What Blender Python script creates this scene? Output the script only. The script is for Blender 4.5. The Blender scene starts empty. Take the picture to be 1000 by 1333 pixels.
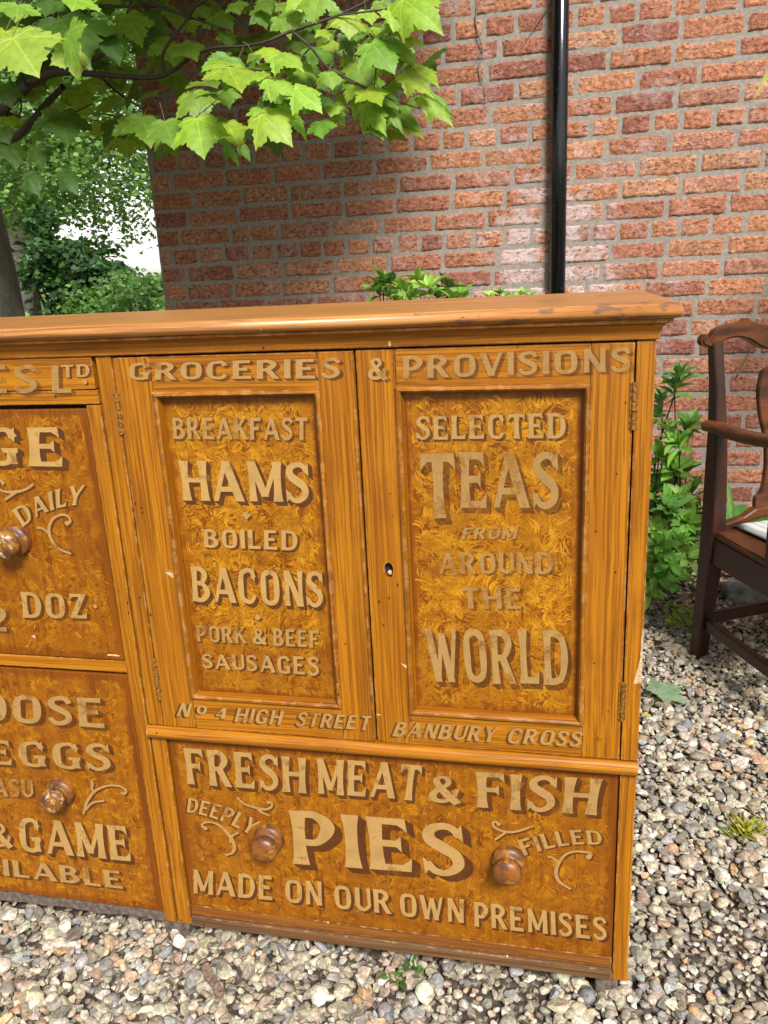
import bpy, bmesh, math, random
import numpy as np
from mathutils import Vector, Matrix, Euler, noise as mnoise
from mathutils.geometry import delaunay_2d_cdt

# ------------------------------------------------------------------ camera, light, exposure
scene = bpy.context.scene
COL = scene.collection
cam_d = bpy.data.cameras.new("camera")
cam = bpy.data.objects.new("camera", cam_d); COL.objects.link(cam)
cam_d.sensor_fit = 'AUTO'; cam_d.sensor_width = 36.0
cam_d.lens = 1058.54 / 1333.0 * 36.0
cam_d.clip_start = 0.05; cam_d.clip_end = 3000.0
def cam_rot(a, b, c):
    return Matrix.Rotation(a, 3, 'Z') @ Matrix.Rotation(b, 3, 'X') @ Matrix.Rotation(c, 3, 'Y')
_R = cam_rot(0.2233794, -0.2877453, 0.0504986)
_x, _y, _z = _R @ Vector((1, 0, 0)), _R @ Vector((0, 1, 0)), _R @ Vector((0, 0, 1))
cam.matrix_world = Matrix(((_x.x, _z.x, -_y.x, -0.116923), (_x.y, _z.y, -_y.y, -1.113566),
                           (_x.z, _z.z, -_y.z, 1.183039), (0, 0, 0, 1)))
scene.camera = cam

SUN_DIR = Vector((-0.34, 0.62, -0.71)).normalized()       # direction the light travels
SUN_EL = math.asin(-SUN_DIR.z)
SUN_ROT = math.atan2(-SUN_DIR.x, -SUN_DIR.y)
world = bpy.data.worlds.new("World"); scene.world = world
world.use_nodes = True
wn = world.node_tree; wn.nodes.clear()
wo = wn.nodes.new('ShaderNodeOutputWorld'); wb = wn.nodes.new('ShaderNodeBackground')
sky = wn.nodes.new('ShaderNodeTexSky'); sky.sky_type = 'NISHITA'; sky.sun_disc = False
sky.sun_elevation = SUN_EL; sky.sun_rotation = SUN_ROT
sky.air_density = 2.2; sky.dust_density = 1.0; sky.ozone_density = 1.0
hs = wn.nodes.new('ShaderNodeHueSaturation'); hs.inputs['Saturation'].default_value = 0.15
wn.links.new(sky.outputs[0], hs.inputs['Color']); wn.links.new(hs.outputs[0], wb.inputs['Color'])
wb.inputs['Strength'].default_value = 0.055
wn.links.new(wb.outputs[0], wo.inputs['Surface'])
sun_d = bpy.data.lights.new("sun", 'SUN'); sun_d.energy = 2.4; sun_d.angle = math.radians(16)
sun_d.color = (1.0, 0.975, 0.94)
sun = bpy.data.objects.new("sun", sun_d); COL.objects.link(sun)
sun.rotation_euler = SUN_DIR.to_track_quat('-Z', 'Y').to_euler()
scene.view_settings.view_transform = 'Standard'; scene.view_settings.look = 'None'
scene.view_settings.exposure = 1.66; scene.view_settings.gamma = 1.0
scene.cycles.max_bounces = 8; scene.cycles.transparent_max_bounces = 12
scene.cycles.use_denoising = True

random.seed(11); rng = np.random.default_rng(11)

# ------------------------------------------------------------------ object helpers
def tag(o, label=None, cat=None, group=None, kind=None):
    if label: o['label'] = label
    if cat: o['category'] = cat
    if group: o['group'] = group
    if kind: o['kind'] = kind
    return o
def empty(name, loc, label, cat, group=None):
    o = bpy.data.objects.new(name, None); COL.objects.link(o); o.location = loc
    o.empty_display_size = 0.1
    return tag(o, label, cat, group)
def root_loc(o):
    v = Vector((0, 0, 0))
    while o is not None:
        v += o.location; o = o.parent
    return v
def link(name, me, parent=None, loc=None):
    o = bpy.data.objects.new(name, me); COL.objects.link(o)
    if parent is not None: o.parent = parent
    if loc is not None: o.location = loc
    return o
def from_bm(name, bm, mats, parent=None, origin=None, smooth=False):
    """world-space bmesh -> object (children are stored relative to their root)"""
    off = root_loc(parent) if parent is not None else Vector(origin or (0, 0, 0))
    bmesh.ops.translate(bm, verts=bm.verts, vec=-off)
    me = bpy.data.meshes.new(name); bm.to_mesh(me); bm.free()
    for m in (mats if isinstance(mats, (list, tuple)) else [mats]): me.materials.append(m)
    if smooth: me.polygons.foreach_set('use_smooth', [True] * len(me.polygons))
    return link(name, me, parent, None if parent is not None else off)
def from_np(name, V, F, mats, parent=None, origin=None, col=None, uv=None, smooth=None, midx=None):
    """V (n,3), F list of equal-length face index arrays; col per-vertex rgb; uv per vertex"""
    off = np.array(root_loc(parent) if parent is not None else Vector(origin or (0, 0, 0)))
    V = np.asarray(V, float) - off
    F = np.asarray(F, np.int32); k = F.shape[1]; nf = len(F)
    me = bpy.data.meshes.new(name)
    me.vertices.add(len(V)); me.vertices.foreach_set('co', V.astype(np.float32).ravel())
    me.loops.add(nf * k); me.loops.foreach_set('vertex_index', F.ravel())
    me.polygons.add(nf); me.polygons.foreach_set('loop_start', np.arange(0, nf * k, k, dtype=np.int32))
    if smooth is not None:
        s = np.full(nf, smooth, bool) if isinstance(smooth, bool) else np.asarray(smooth, bool)
        me.polygons.foreach_set('use_smooth', s)
    for m in (mats if isinstance(mats, (list, tuple)) else [mats]): me.materials.append(m)
    if midx is not None: me.polygons.foreach_set('material_index', np.asarray(midx, np.int32))
    me.update(calc_edges=True)
    if col is not None:
        a = me.color_attributes.new('Col', 'FLOAT_COLOR', 'POINT')
        c = np.ones((len(V), 4), np.float32); c[:, :3] = col; a.data.foreach_set('color', c.ravel())
    if uv is not None:
        l = me.uv_layers.new(name='UVMap'); l.data.foreach_set('uv', np.asarray(uv, np.float32)[F.ravel()].ravel())
    me.validate()
    return link(name, me, parent, None if parent is not None else Vector(off))
def box(bm, x0, x1, y0, y1, z0, z1, bev=0.0015, mi=0, seg=2):
    r = bmesh.ops.create_cube(bm, size=1.0); vs = r['verts']
    for v in vs:
        v.co = Vector(((x0 + x1) / 2 + v.co.x * (x1 - x0), (y0 + y1) / 2 + v.co.y * (y1 - y0), (z0 + z1) / 2 + v.co.z * (z1 - z0)))
    fs = list({f for v in vs for f in v.link_faces})
    for f in fs: f.material_index = mi
    if bev > 0:
        es = list({e for v in vs for e in v.link_edges})
        r = bmesh.ops.bevel(bm, geom=es, offset=bev, segments=seg, profile=0.6, affect='EDGES', clamp_overlap=True)
        for f in r['faces']: f.material_index = mi
def tube_np(path, nseg=8, caps=True):
    """path: list of (x,y,z,r) -> verts, quads"""
    P = np.array([q[:3] for q in path], float); R = np.array([q[3] for q in path], float)
    T = np.gradient(P, axis=0); T /= np.linalg.norm(T, axis=1)[:, None] + 1e-12
    up = np.array([0.3, 0.2, 1.0]); V = []; 
    a = np.cross(T[0], up); a /= np.linalg.norm(a)
    for i in range(len(P)):
        a = a - T[i] * (a @ T[i]); a /= np.linalg.norm(a) + 1e-12
        b = np.cross(T[i], a)
        for k in range(nseg):
            t = 2 * math.pi * k / nseg
            V.append(P[i] + R[i] * (math.cos(t) * a + math.sin(t) * b))
    F = []
    for i in range(len(P) - 1):
        for k in range(nseg):
            k2 = (k + 1) % nseg
            F.append((i * nseg + k, i * nseg + k2, (i + 1) * nseg + k2, (i + 1) * nseg + k))
    return np.array(V), F
def catmull(pts, n=6):
    P = [np.array(q, float) for q in pts]
    P = [2 * P[0] - P[1]] + P + [2 * P[-1] - P[-2]]
    out = []
    for i in range(1, len(P) - 2):
        p0, p1, p2, p3 = P[i - 1:i + 3]
        for k in range(n):
            t = k / n
            out.append(0.5 * ((2 * p1) + (-p0 + p2) * t + (2 * p0 - 5 * p1 + 4 * p2 - p3) * t * t + (-p0 + 3 * p1 - 3 * p2 + p3) * t ** 3))
    out.append(P[-2]); return out
def join_np(parts):
    V, F, n = [], [], 0
    for v, f in parts:
        V.append(np.asarray(v)); F.append(np.asarray(f) + n); n += len(v)
    return np.vstack(V), np.vstack(F)

# ------------------------------------------------------------------ material helpers
class NT:
    def __init__(self, name):
        self.m = bpy.data.materials.new(name); self.m.use_nodes = True
        self.t = self.m.node_tree; self.t.nodes.clear()
        self.out = self.n('ShaderNodeOutputMaterial')
    def n(self, kind, **kw):
        x = self.t.nodes.new(kind)
        for k, v in kw.items(): setattr(x, k, v)
        return x
    def set(self, sock, v):
        if isinstance(v, bpy.types.NodeSocket): self.t.links.new(v, sock)
        elif isinstance(v, (tuple, list)) and len(v) == 3 and sock.type == 'RGBA': sock.default_value = (*v, 1)
        else: sock.default_value = v
    def coord(self, kind='Object'): return self.n('ShaderNodeTexCoord').outputs[kind]
    def mapping(self, vec, scale=(1, 1, 1), loc=(0, 0, 0), rot=(0, 0, 0)):
        m = self.n('ShaderNodeMapping'); self.set(m.inputs['Vector'], vec)
        m.inputs['Scale'].default_value = scale; m.inputs['Location'].default_value = loc; m.inputs['Rotation'].default_value = rot
        return m.outputs[0]
    def noise(self, vec, scale, detail=3, rough=0.55, dist=0.0, out='Fac'):
        x = self.n('ShaderNodeTexNoise'); self.set(x.inputs['Vector'], vec)
        x.inputs['Scale'].default_value = scale; x.inputs['Detail'].default_value = detail
        x.inputs['Roughness'].default_value = rough; x.inputs['Distortion'].default_value = dist
        return x.outputs[out]
    def voro(self, vec, scale, feature='F1', out='Distance', rnd=1.0):
        x = self.n('ShaderNodeTexVoronoi', feature=feature); self.set(x.inputs['Vector'], vec)
        x.inputs['Scale'].default_value = scale; x.inputs['Randomness'].default_value = rnd
        return x.outputs[out]
    def math(self, op, a, b=None, c=None, clamp=False):
        x = self.n('ShaderNodeMath', operation=op, use_clamp=clamp)
        self.set(x.inputs[0], a)
        if b is not None: self.set(x.inputs[1], b)
        if c is not None: self.set(x.inputs[2], c)
        return x.outputs[0]
    def vmath(self, op, a, b=None, s=None):
        x = self.n('ShaderNodeVectorMath', operation=op); self.set(x.inputs[0], a)
        if b is not None: self.set(x.inputs[1], b)
        if s is not None: self.set(x.inputs['Scale'], s)
        return x.outputs['Value'] if op in ('DOT_PRODUCT', 'LENGTH', 'DISTANCE') else x.outputs['Vector']
    def ramp(self, f, lo, hi, clamp=True, smooth=True):
        x = self.n('ShaderNodeMapRange', interpolation_type='SMOOTHSTEP' if smooth else 'LINEAR')
        self.set(x.inputs['Value'], f); self.set(x.inputs['From Min'], lo); self.set(x.inputs['From Max'], hi)
        return x.outputs[0]
    def mix(self, f, a, b, blend='MIX'):
        x = self.n('ShaderNodeMix', data_type='RGBA', blend_type=blend)
        self.set(x.inputs[0], f); self.set(x.inputs[6], a); self.set(x.inputs[7], b)
        return x.outputs[2]
    def sep(self, v):
        x = self.n('ShaderNodeSeparateXYZ'); self.set(x.inputs[0], v); return x.outputs
    def attr(self, name='Col'): return self.n('ShaderNodeAttribute', attribute_name=name).outputs['Color']
    def bump(self, h, strength=0.3, dist=0.002):
        x = self.n('ShaderNodeBump'); self.set(x.inputs['Height'], h)
        x.inputs['Strength'].default_value = strength; x.inputs['Distance'].default_value = dist
        return x.outputs[0]
    def bsdf(self, color, rough=0.5, normal=None, spec=0.5, coat=0.0, coat_rough=0.1, metal=0.0):
        b = self.n('ShaderNodeBsdfPrincipled')
        self.set(b.inputs['Base Color'], color); self.set(b.inputs['Roughness'], rough)
        self.set(b.inputs['Specular IOR Level'], spec); self.set(b.inputs['Metallic'], metal)
        if coat: b.inputs['Coat Weight'].default_value = coat; b.inputs['Coat Roughness'].default_value = coat_rough
        if normal is not None: self.set(b.inputs['Normal'], normal)
        return b
    def done(self, sh):
        self.t.links.new(sh.outputs[0] if hasattr(sh, 'outputs') else sh, self.out.inputs['Surface']); return self.m

def edge_wear(t, radius=0.004):
    bv = t.n('ShaderNodeBevel', samples=4); bv.inputs['Radius'].default_value = radius
    g = t.n('ShaderNodeNewGeometry').outputs['Normal']
    d = t.vmath('DOT_PRODUCT', bv.outputs[0], g)
    return t.math('SUBTRACT', 1.0, d)

def m_combed(name, axis='Z', hi=(0.330, 0.124, 0.0045), mid=(0.250, 0.083, 0.003), lo=(0.085, 0.023, 0.0015), dirt=0.85, seed=0.0):
    """scumbled and combed varnish graining: fine streaks along one axis"""
    t = NT(name); c = t.coord()
    c = t.vmath('ADD', c, (seed, seed * 0.7, seed * 1.3))
    wob = t.noise(t.mapping(c, (3, 3, 3)), 1.0, 2, out='Color')
    c2 = t.vmath('ADD', c, t.vmath('SCALE', t.vmath('SUBTRACT', wob, (0.5, 0.5, 0.5)), s=0.012))
    s_f = (350, 350, 4) if axis == 'Z' else (4, 350, 350)
    s_m = (150, 150, 2.2) if axis == 'Z' else (2.2, 150, 150)
    s_b = (14, 14, 1.2) if axis == 'Z' else (1.2, 14, 14)
    f1 = t.noise(t.mapping(c2, s_f), 1.0, 3, 0.6)
    f2 = t.noise(t.mapping(c2, s_m), 1.0, 3, 0.6)
    f3 = t.noise(t.mapping(c2, s_b), 1.0, 3, 0.6)
    col = t.mix(t.ramp(f2, 0.40, 0.60), hi, mid)
    col = t.mix(t.math('MULTIPLY', t.ramp(f1, 0.47, 0.62), 0.58), col, lo)
    col = t.mix(t.math('MULTIPLY', t.ramp(f3, 0.50, 0.80), 0.38), col, lo)
    blot = t.noise(c, 5.0, 4, 0.6)
    g5 = t.noise(t.mapping(c, (30, 30, 9) if axis == 'Z' else (9, 30, 30)), 1.0, 4, 0.7)
    col = t.mix(t.math('MULTIPLY', t.ramp(blot, 0.50, 0.72), t.math('MULTIPLY', t.ramp(g5, .35, .65), 0.55)), col, (0.15, 0.042, 0.003))
    # dark specks and knocks
    sp = t.voro(t.mapping(c, (1, 1, 0.6)), 75.0, out='Distance'); sel = t.noise(c, 20.0, 2)
    dark = t.math('MULTIPLY', t.ramp(sp, 0.14, 0.08), t.ramp(sel, 0.55, 0.62))
    col = t.mix(dark, col, (0.035, 0.012, 0.004))
    sp2 = t.voro(t.mapping(c, (1.0, 1, 0.45), (3.1, 1, 7)), 42.0); sel2 = t.noise(t.mapping(c, loc=(9, 2, 1)), 14.0, 2)
    pale = t.math('MULTIPLY', t.ramp(sp2, 0.11, 0.06), t.ramp(sel2, 0.58, 0.64))
    col = t.mix(pale, col, (0.55, 0.38, 0.2))
    ew = edge_wear(t); en = t.noise(c, 60.0, 4, 0.7)
    wear = t.math('MULTIPLY', t.ramp(ew, 0.02, 0.10), t.ramp(en, 0.485, 0.58))
    col = t.mix(t.math('MULTIPLY', wear, 0.75), col, (0.42, 0.26, 0.13))
    dirtm = t.math('MULTIPLY', t.ramp(ew, 0.01, 0.09), t.ramp(t.noise(t.mapping(c, loc=(4, 4, 4)), 40.0, 3), 0.50, 0.60))
    col = t.mix(t.math('MULTIPLY', dirtm, dirt), col, (0.06, 0.022, 0.006))
    h = t.math('ADD', t.math('MULTIPLY', f1, 0.6), t.math('MULTIPLY', t.noise(c, 18.0, 4), 1.2))
    b = t.bsdf(col, t.math('ADD', 0.30, t.math('MULTIPLY', blot, 0.2)), t.bump(h, 0.25, 0.0012), 0.28)
    return t.done(b)

def m_figured(name, x0, x1, z0, z1, scale=1.0, contrast=1.0, border=0.02, cov=0.5, ground=(0.200, 0.059, 0.002), bright=(0.47, 0.215, 0.007), dark=(0.120, 0.030, 0.002), fine=False):
    """crumpled-rag scumble: angular shards of hatching in pale yellow over a brown glaze"""
    t = NT(name); c = t.coord()
    flat = t.vmath('MULTIPLY', c, (1, 0, 1))
    w = t.noise(flat, 16.0 * scale, 2, 0.5, out='Color')
    w2 = t.noise(flat, 60.0 * scale, 2, 0.5, out='Color')
    p = t.vmath('ADD', flat, t.vmath('SCALE', t.vmath('SUBTRACT', w, (0.5, 0.5, 0.5)), s=0.030 / scale))
    p = t.vmath('ADD', p, t.vmath('SCALE', t.vmath('SUBTRACT', w2, (0.5, 0.5, 0.5)), s=0.006 / scale))
    p = t.vmath('MULTIPLY', p, (1, 0, 1))
    def shards(sc, freq, off, lo, hi=0.97):
        q = t.vmath('ADD', p, off)
        cell = t.voro(q, sc, out='Color'); s = t.sep(cell)
        ang = t.math('MULTIPLY', s[0], 6.283); xyz = t.sep(q)
        d = t.math('ADD', t.math('MULTIPLY', xyz[0], t.math('COSINE', ang)), t.math('MULTIPLY', xyz[2], t.math('SINE', ang)))
        st = t.ramp(t.math('SINE', t.math('MULTIPLY', d, freq)), lo, hi)
        on = t.ramp(s[1], 1.0 - cov, 1.04 - cov)
        line = t.ramp(t.voro(q, sc, 'DISTANCE_TO_EDGE'), 0.045, 0.015)
        return t.math('MULTIPLY', st, on), line, s[2]
    lo = 0.50 if fine else 0.10
    s1, l1, b1 = shards(30.0 * scale, 760.0 * scale, (0, 0, 0), lo)
    s2, l2, b2 = shards(55.0 * scale, 1250.0 * scale, (3.3, 0, 1.7), lo + .1)
    s3, l3, b3 = shards(18.0 * scale, 640.0 * scale, (7.7, 0, 4.2), 0.80)
    s4, l4, b4 = shards(24.0 * scale, 900.0 * scale, (1.9, 0, 8.6), 0.86)
    patch = t.ramp(t.noise(flat, 11.0 * scale, 3, 0.6), 0.34, 0.60)
    lum = t.math('MULTIPLY', t.math('POWER', b1, 1.3), t.math('ADD', 0.20, t.math('MULTIPLY', b2, 0.65)))
    f = t.math('MULTIPLY', s1, t.math('ADD', 0.35, t.math('MULTIPLY', b1, 0.65)))
    f = t.math('MAXIMUM', f, t.math('MULTIPLY', s2, t.math('ADD', 0.3, t.math('MULTIPLY', b2, 0.6))))
    f = t.math('MAXIMUM', f, t.math('MULTIPLY', s3, 0.8)); f = t.math('MAXIMUM', f, t.math('MULTIPLY', s4, 0.8))
    f = t.math('MAXIMUM', f, lum)
    f = t.math('MULTIPLY', f, t.math('ADD', 0.30, t.math('MULTIPLY', patch, 0.75)))
    lines = t.math('MAXIMUM', t.math('MULTIPLY', l1, t.ramp(b2, .55, .8)), t.math('MULTIPLY', l2, t.ramp(b1, .55, .8)))
    f = t.math('MAXIMUM', f, t.math('MULTIPLY', t.math('MULTIPLY', lines, t.math('ADD', .35, t.math('MULTIPLY', patch, .65))), 0.85))
    f = t.math('ADD', f, t.math('MULTIPLY', patch, 0.07))
    # dark creases beside the bright ones
    q2 = t.vmath('ADD', p, (0.0016, 0, -0.0014))
    cr = t.math('MAXIMUM', t.ramp(t.voro(q2, 30.0 * scale, 'DISTANCE_TO_EDGE'), 0.06, 0.02), t.math('MULTIPLY', t.ramp(t.voro(t.vmath('ADD', q2, (2.2, 0, 5.1)), 48.0 * scale, 'DISTANCE_TO_EDGE'), 0.07, 0.025), 0.7))
    # plain painted margin with a ragged inner edge
    xyz = t.sep(c)
    jx = t.math('MULTIPLY', t.math('SUBTRACT', t.noise(flat, 45.0, 3), 0.5), border * 2.2)
    dx = t.math('MINIMUM', t.math('SUBTRACT', xyz[0], x0), t.math('SUBTRACT', x1, xyz[0]))
    dz = t.math('MINIMUM', t.math('SUBTRACT', xyz[2], z0), t.math('SUBTRACT', z1, xyz[2]))
    inside = t.ramp(t.math('ADD', t.math('MINIMUM', dx, dz), jx), border * 0.6, border * 1.15)
    f = t.math('MULTIPLY', f, t.math('MULTIPLY', inside, contrast * 0.45), clamp=True)
    vn = t.noise(t.mapping(c, (160, 160, 4)), 1.0, 3)
    g = t.mix(t.ramp(vn, 0.4, 0.7), ground, dark)
    big = t.noise(flat, 4.5, 3)
    g = t.mix(t.math('MULTIPLY', t.ramp(big, 0.45, 0.7), 0.5), g, dark)
    g = t.mix(t.math('MULTIPLY', t.math('SUBTRACT', 1.0, inside), 0.35), g, dark)
    col = t.mix(f, g, bright)
    col = t.mix(t.math('MULTIPLY', t.math('MULTIPLY', cr, inside), 0.10), col, dark)
    sp = t.voro(c, 70.0); sel = t.noise(c, 16.0, 2)
    col = t.mix(t.math('MULTIPLY', t.ramp(sp, 0.10, 0.05), t.ramp(sel, 0.63, 0.68)), col, (0.04, 0.014, 0.004))
    sp2 = t.voro(t.mapping(c, loc=(5, 0, 2)), 36.0); sel2 = t.noise(t.mapping(c, loc=(8, 1, 1)), 11.0, 2)
    col = t.mix(t.math('MULTIPLY', t.ramp(sp2, 0.07, 0.035), t.ramp(sel2, 0.66, 0.70)), col, (0.38, 0.27, 0.15))
    h = t.noise(c, 25.0, 4)
    b = t.bsdf(col, 0.36, t.bump(h, 0.18, 0.0015), 0.28)
    return t.done(b)

def m_paint(name, color, wear, dark=False):
    """thin sign paint, rubbed through so the graining below shows"""
    t = NT(name); c = t.coord()
    n1 = t.noise(c, 150.0, 5, 0.75); n2 = t.noise(c, 24.0, 4, 0.65); n3 = t.noise(t.mapping(c, (400, 400, 60)), 1.0, 3, 0.7)
    k = t.math('ADD', t.math('MULTIPLY', n1, 0.12), t.math('ADD', t.math('MULTIPLY', n2, 0.70), t.math('MULTIPLY', n3, 0.18)))
    lo = 0.385 + (wear - 0.3) * 0.16
    a = t.math('ADD', 0.30, t.math('MULTIPLY', t.ramp(k, lo - 0.06, lo + 0.08), 0.70))
    amax = max(0.30, 1.06 - wear * (0.90 if not dark else 0.95)) * (0.9 if dark else 1.0)
    a = t.math('MULTIPLY', a, amax)
    col = t.mix(t.ramp(n2, 0.35, 0.75), tuple(x * 1.05 for x in color), tuple(x * 0.80 for x in color))
    b = t.bsdf(col, 0.46, None, 0.4)
    tr = t.n('ShaderNodeBsdfTransparent'); mx = t.n('ShaderNodeMixShader')
    t.set(mx.inputs[0], a); t.t.links.new(tr.outputs[0], mx.inputs[1]); t.t.links.new(b.outputs[0], mx.inputs[2])
    return t.done(mx)

def m_plain(name, color, rough=0.5, nscale=60.0, var=0.35, bumpd=0.001, spec=0.5, metal=0.0, coat=0.0):
    t = NT(name); c = t.coord(); n = t.noise(c, nscale, 4, 0.6)
    col = t.mix(t.ramp(n, 0.3, 0.7), tuple(x * (1 - var) for x in color), tuple(min(1, x * (1 + var)) for x in color))
    return t.done(t.bsdf(col, rough, t.bump(n, 0.4, bumpd), spec, metal=metal, coat=coat))

# ------------------------------------------------------------------ sign lettering (own alphabet, drawn as strokes)
def _ccw(p):
    a = sum(p[i][0] * p[(i + 1) % len(p)][1] - p[(i + 1) % len(p)][0] * p[i][1] for i in range(len(p)))
    return p if a > 0 else p[::-1]
class Font:
    def __init__(self, w, thin, flare, serif): self.w, self.t, self.fl, self.sf = w, thin, flare, serif
    def S(self, x0, y0, x1, y1, w=None, fl=None):           # stem, waisted when flared
        w = self.w if w is None else w; fl = self.fl if fl is None else fl
        d = Vector((x1 - x0, y1 - y0)); n = Vector((-d.y, d.x)).normalized(); out = []
        N = 8 if fl else 1; ws = []
        for i in range(N + 1):
            s = i / N; k = abs(2 * s - 1); ws.append((Vector((x0, y0)) + d * s, w / 2 * (1 - fl * 0.25 + fl * 0.9 * k ** 2.6)))
        for i in range(N):
            (p, a), (q, b) = ws[i], ws[i + 1]
            pts = [p + n * a, p - n * a, q - n * b, q + n * b]
            # keep stem ends level with cap line and base line
            out.append(_ccw([(v.x, v.y) for v in pts]))
        return out
    def V(self, x0, y0, x1, y1, w):                          # diagonal with level ends
        return [_ccw([(x0 - w / 2, y0), (x0 + w / 2, y0), (x1 + w / 2, y1), (x1 - w / 2, y1)])]
    def C(self, pts, ws=None, n=5):
        if ws is None: ws = [self.w] * len(pts)
        pp = catmull([(x, y, w) for (x, y), w in zip(pts, ws)], n)
        P = [Vector((q[0], q[1])) for q in pp]; W = [max(q[2], 0.004) for q in pp]; L = []
        for i in range(len(P)):
            d = P[min(i + 1, len(P) - 1)] - P[max(i - 1, 0)]
            nn = Vector((-d.y, d.x)); nn = nn.normalized() if nn.length > 1e-9 else Vector((0, 1))
            L.append((P[i] + nn * W[i] / 2, P[i] - nn * W[i] / 2))
        return [_ccw([tuple(L[i][0]), tuple(L[i][1]), tuple(L[i + 1][1]), tuple(L[i + 1][0])]) for i in range(len(L) - 1)]
    def armT(self, x0, x1):
        t, s = self.t, self.sf
        if s: return [_ccw([(x0, 1), (x1, 1), (x1 + .02, 1 - t * 2.1), (x1 - .03, 1 - t * 1.6), (x1 - .12, 1 - t), (x0, 1 - t)])]
        return [_ccw([(x0, 1), (x1, 1), (x1, 1 - t), (x0, 1 - t)])]
    def armB(self, x0, x1):
        return [_ccw([(x, 1 - y) for x, y in p]) for p in self.armT(x0, x1)]
    def armL(self, x0, x1):                                  # top arm to the left
        return [_ccw([(x0 + x1 - x, y) for x, y in p]) for p in self.armT(x0, x1)]
    def armM(self, x0, x1):
        t = self.t; e = t * 1.25 if self.sf else t / 2
        return [_ccw([(x0, .52 + t / 2), (x1 - .07, .52 + t / 2), (x1, .52 + e), (x1, .52 - e), (x1 - .07, .52 - t / 2), (x0, .52 - t / 2)])]
    def glyph(self, ch):
        w, t, S, V, C = self.w, self.t, self.S, self.V, self.C; h = w / 2; x = h + .03
        up = 1 - t / 2; lo = t / 2
        if ch == 'A': return V(.40, 1, .08, 0, w * .62) + V(.40, 1, .74, 0, w * 1.12) + [_ccw([(.17, .24), (.62, .24), (.60, .24 + t), (.21, .24 + t)])], .84
        if ch == 'B': return S(x, 0, x, 1) + C([(x, up), (.38, up), (.53, .77), (.40, .55), (x, .535)], [t, t * 1.1, w, t, t]) + C([(x, .53), (.42, .52), (.60, .28), (.42, lo), (x, lo)], [t, t, w * 1.05, t * 1.1, t]), .72
        if ch in 'CG':
            g = C([(.64, .74), (.54, .92), (.38, up + .01), (.18, .84), (h + .03, .5), (.18, .16), (.38, lo - .01), (.54, .09), (.65, .25)], [t * 1.3, t, t, w * .8, w, w * .8, t, t, t * .9])
            if self.sf: g += [_ccw([(.66, 1.0), (.66, .62), (.54, .78), (.56, .9)])]
            if ch == 'G': g += S(.60, .04, .60, .46, w * .9) + [_ccw([(.40, .46), (.72, .46), (.72, .46 - t), (.44, .46 - t)])]; return g, .78
            return g, .74
        if ch == 'D': return S(x, 0, x, 1) + C([(x, up), (.36, up), (.56, .84), (.64, .5), (.56, .16), (.36, lo), (x, lo)], [t, t, w * .75, w, w * .75, t, t]), .78
        if ch == 'E': return S(x, 0, x, 1) + self.armT(x, .58) + self.armM(x, .50) + self.armB(x, .62), .68
        if ch == 'F': return S(x, 0, x, 1) + self.armT(x, .60) + self.armM(x, .50), .64
        if ch == 'H': return S(x, 0, x, 1) + S(.64, 0, .64, 1) + [_ccw([(x, .46), (.64, .46), (.64, .46 + t), (x, .46 + t)])], .64 + x
        if ch == 'I': return S(x, 0, x, 1), 2 * x
        if ch == 'K': return S(x, 0, x, 1) + V(x + .02, .40, .60, 1, w * .75) + V(.32, .56, .66, 0, w * 1.1), .78
        if ch == 'L': return S(x, 0, x, 1) + self.armB(x, .58), .62
        if ch == 'M': return S(x, 0, x, 1, w * .85) + V(x, 1, .46, .12, w * .95) + V(.46, .12, .80, 1, w * .62) + S(.80, 0, .80, 1), .83 + h
        if ch == 'N': return S(x, 0, x, 1, w * .8) + V(x, 1, .60, 0, w * 1.0) + S(.62, 0, .62, 1, w * .8), .65 + h
        if ch == 'O': return C([(.38, up + .01), (.17, .84), (h + .03, .5), (.17, .16), (.38, lo - .01), (.59, .16), (.73 - h, .5), (.59, .84), (.38, up + .01)], [t, w * .8, w, w * .8, t, w * .8, w, w * .8, t]), .76
        if ch == 'P': return S(x, 0, x, 1) + C([(x, up), (.40, up), (.58, .73), (.42, .45), (x, .43)], [t, t * 1.1, w * 1.05, t, t]), .69
        if ch == 'R': return S(x, 0, x, 1) + C([(x, up), (.40, up), (.56, .75), (.40, .51), (x, .49)], [t, t * 1.1, w, t, t]) + V(.36, .50, .64, 0, w * 1.1), .76
        if ch == 'S':
            g = C([(.55, .76), (.46, .91), (.31, up + .01), (.14, .86), (.13, .68), (.30, .54), (.47, .40), (.50, .20), (.34, lo - .01), (.17, .08), (.06, .24)], [t * .9, t, t, w * .75, w * .9, w, w * .9, w * .75, t, t, t * .9])
            if self.sf: g += [_ccw([(.59, 1.0), (.60, .66), (.47, .80)]), _ccw([(.02, 0.0), (.00, .34), (.14, .18)])]
            return g, .63
        if ch == 'T': return S(.36, 0, .36, 1) + self.armT(.36, .68) + self.armL(.04, .36), .72
        if ch == 'U': return C([(x, 1), (x, .5), (x + .01, .24), (.36, lo), (.60, .24), (.61, .5), (.61, 1)], [w, w, w * .9, t, t * .9, t * .9, t]), .70
        if ch == 'V': return V(.10, 1, .38, 0, w) + V(.38, 0, .66, 1, w * .65), .74
        if ch == 'W': return V(.10, 1, .30, 0, w) + V(.30, 0, .50, .92, w * .6) + V(.50, .92, .70, 0, w) + V(.70, 0, .92, 1, w * .6), 1.02
        if ch == 'X': return V(.10, 1, .60, 0, w) + V(.10, 0, .60, 1, w * .65), .70
        if ch == 'Y': return S(.36, 0, .36, .52) + V(.36, .42, .10, 1, w * .95) + V(.36, .42, .64, 1, w * .65), .72
        if ch == 'Z': return self.armL(.06, .60) + V(.12, 0, .54, 1, w) + self.armB(.06, .62), .68
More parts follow.
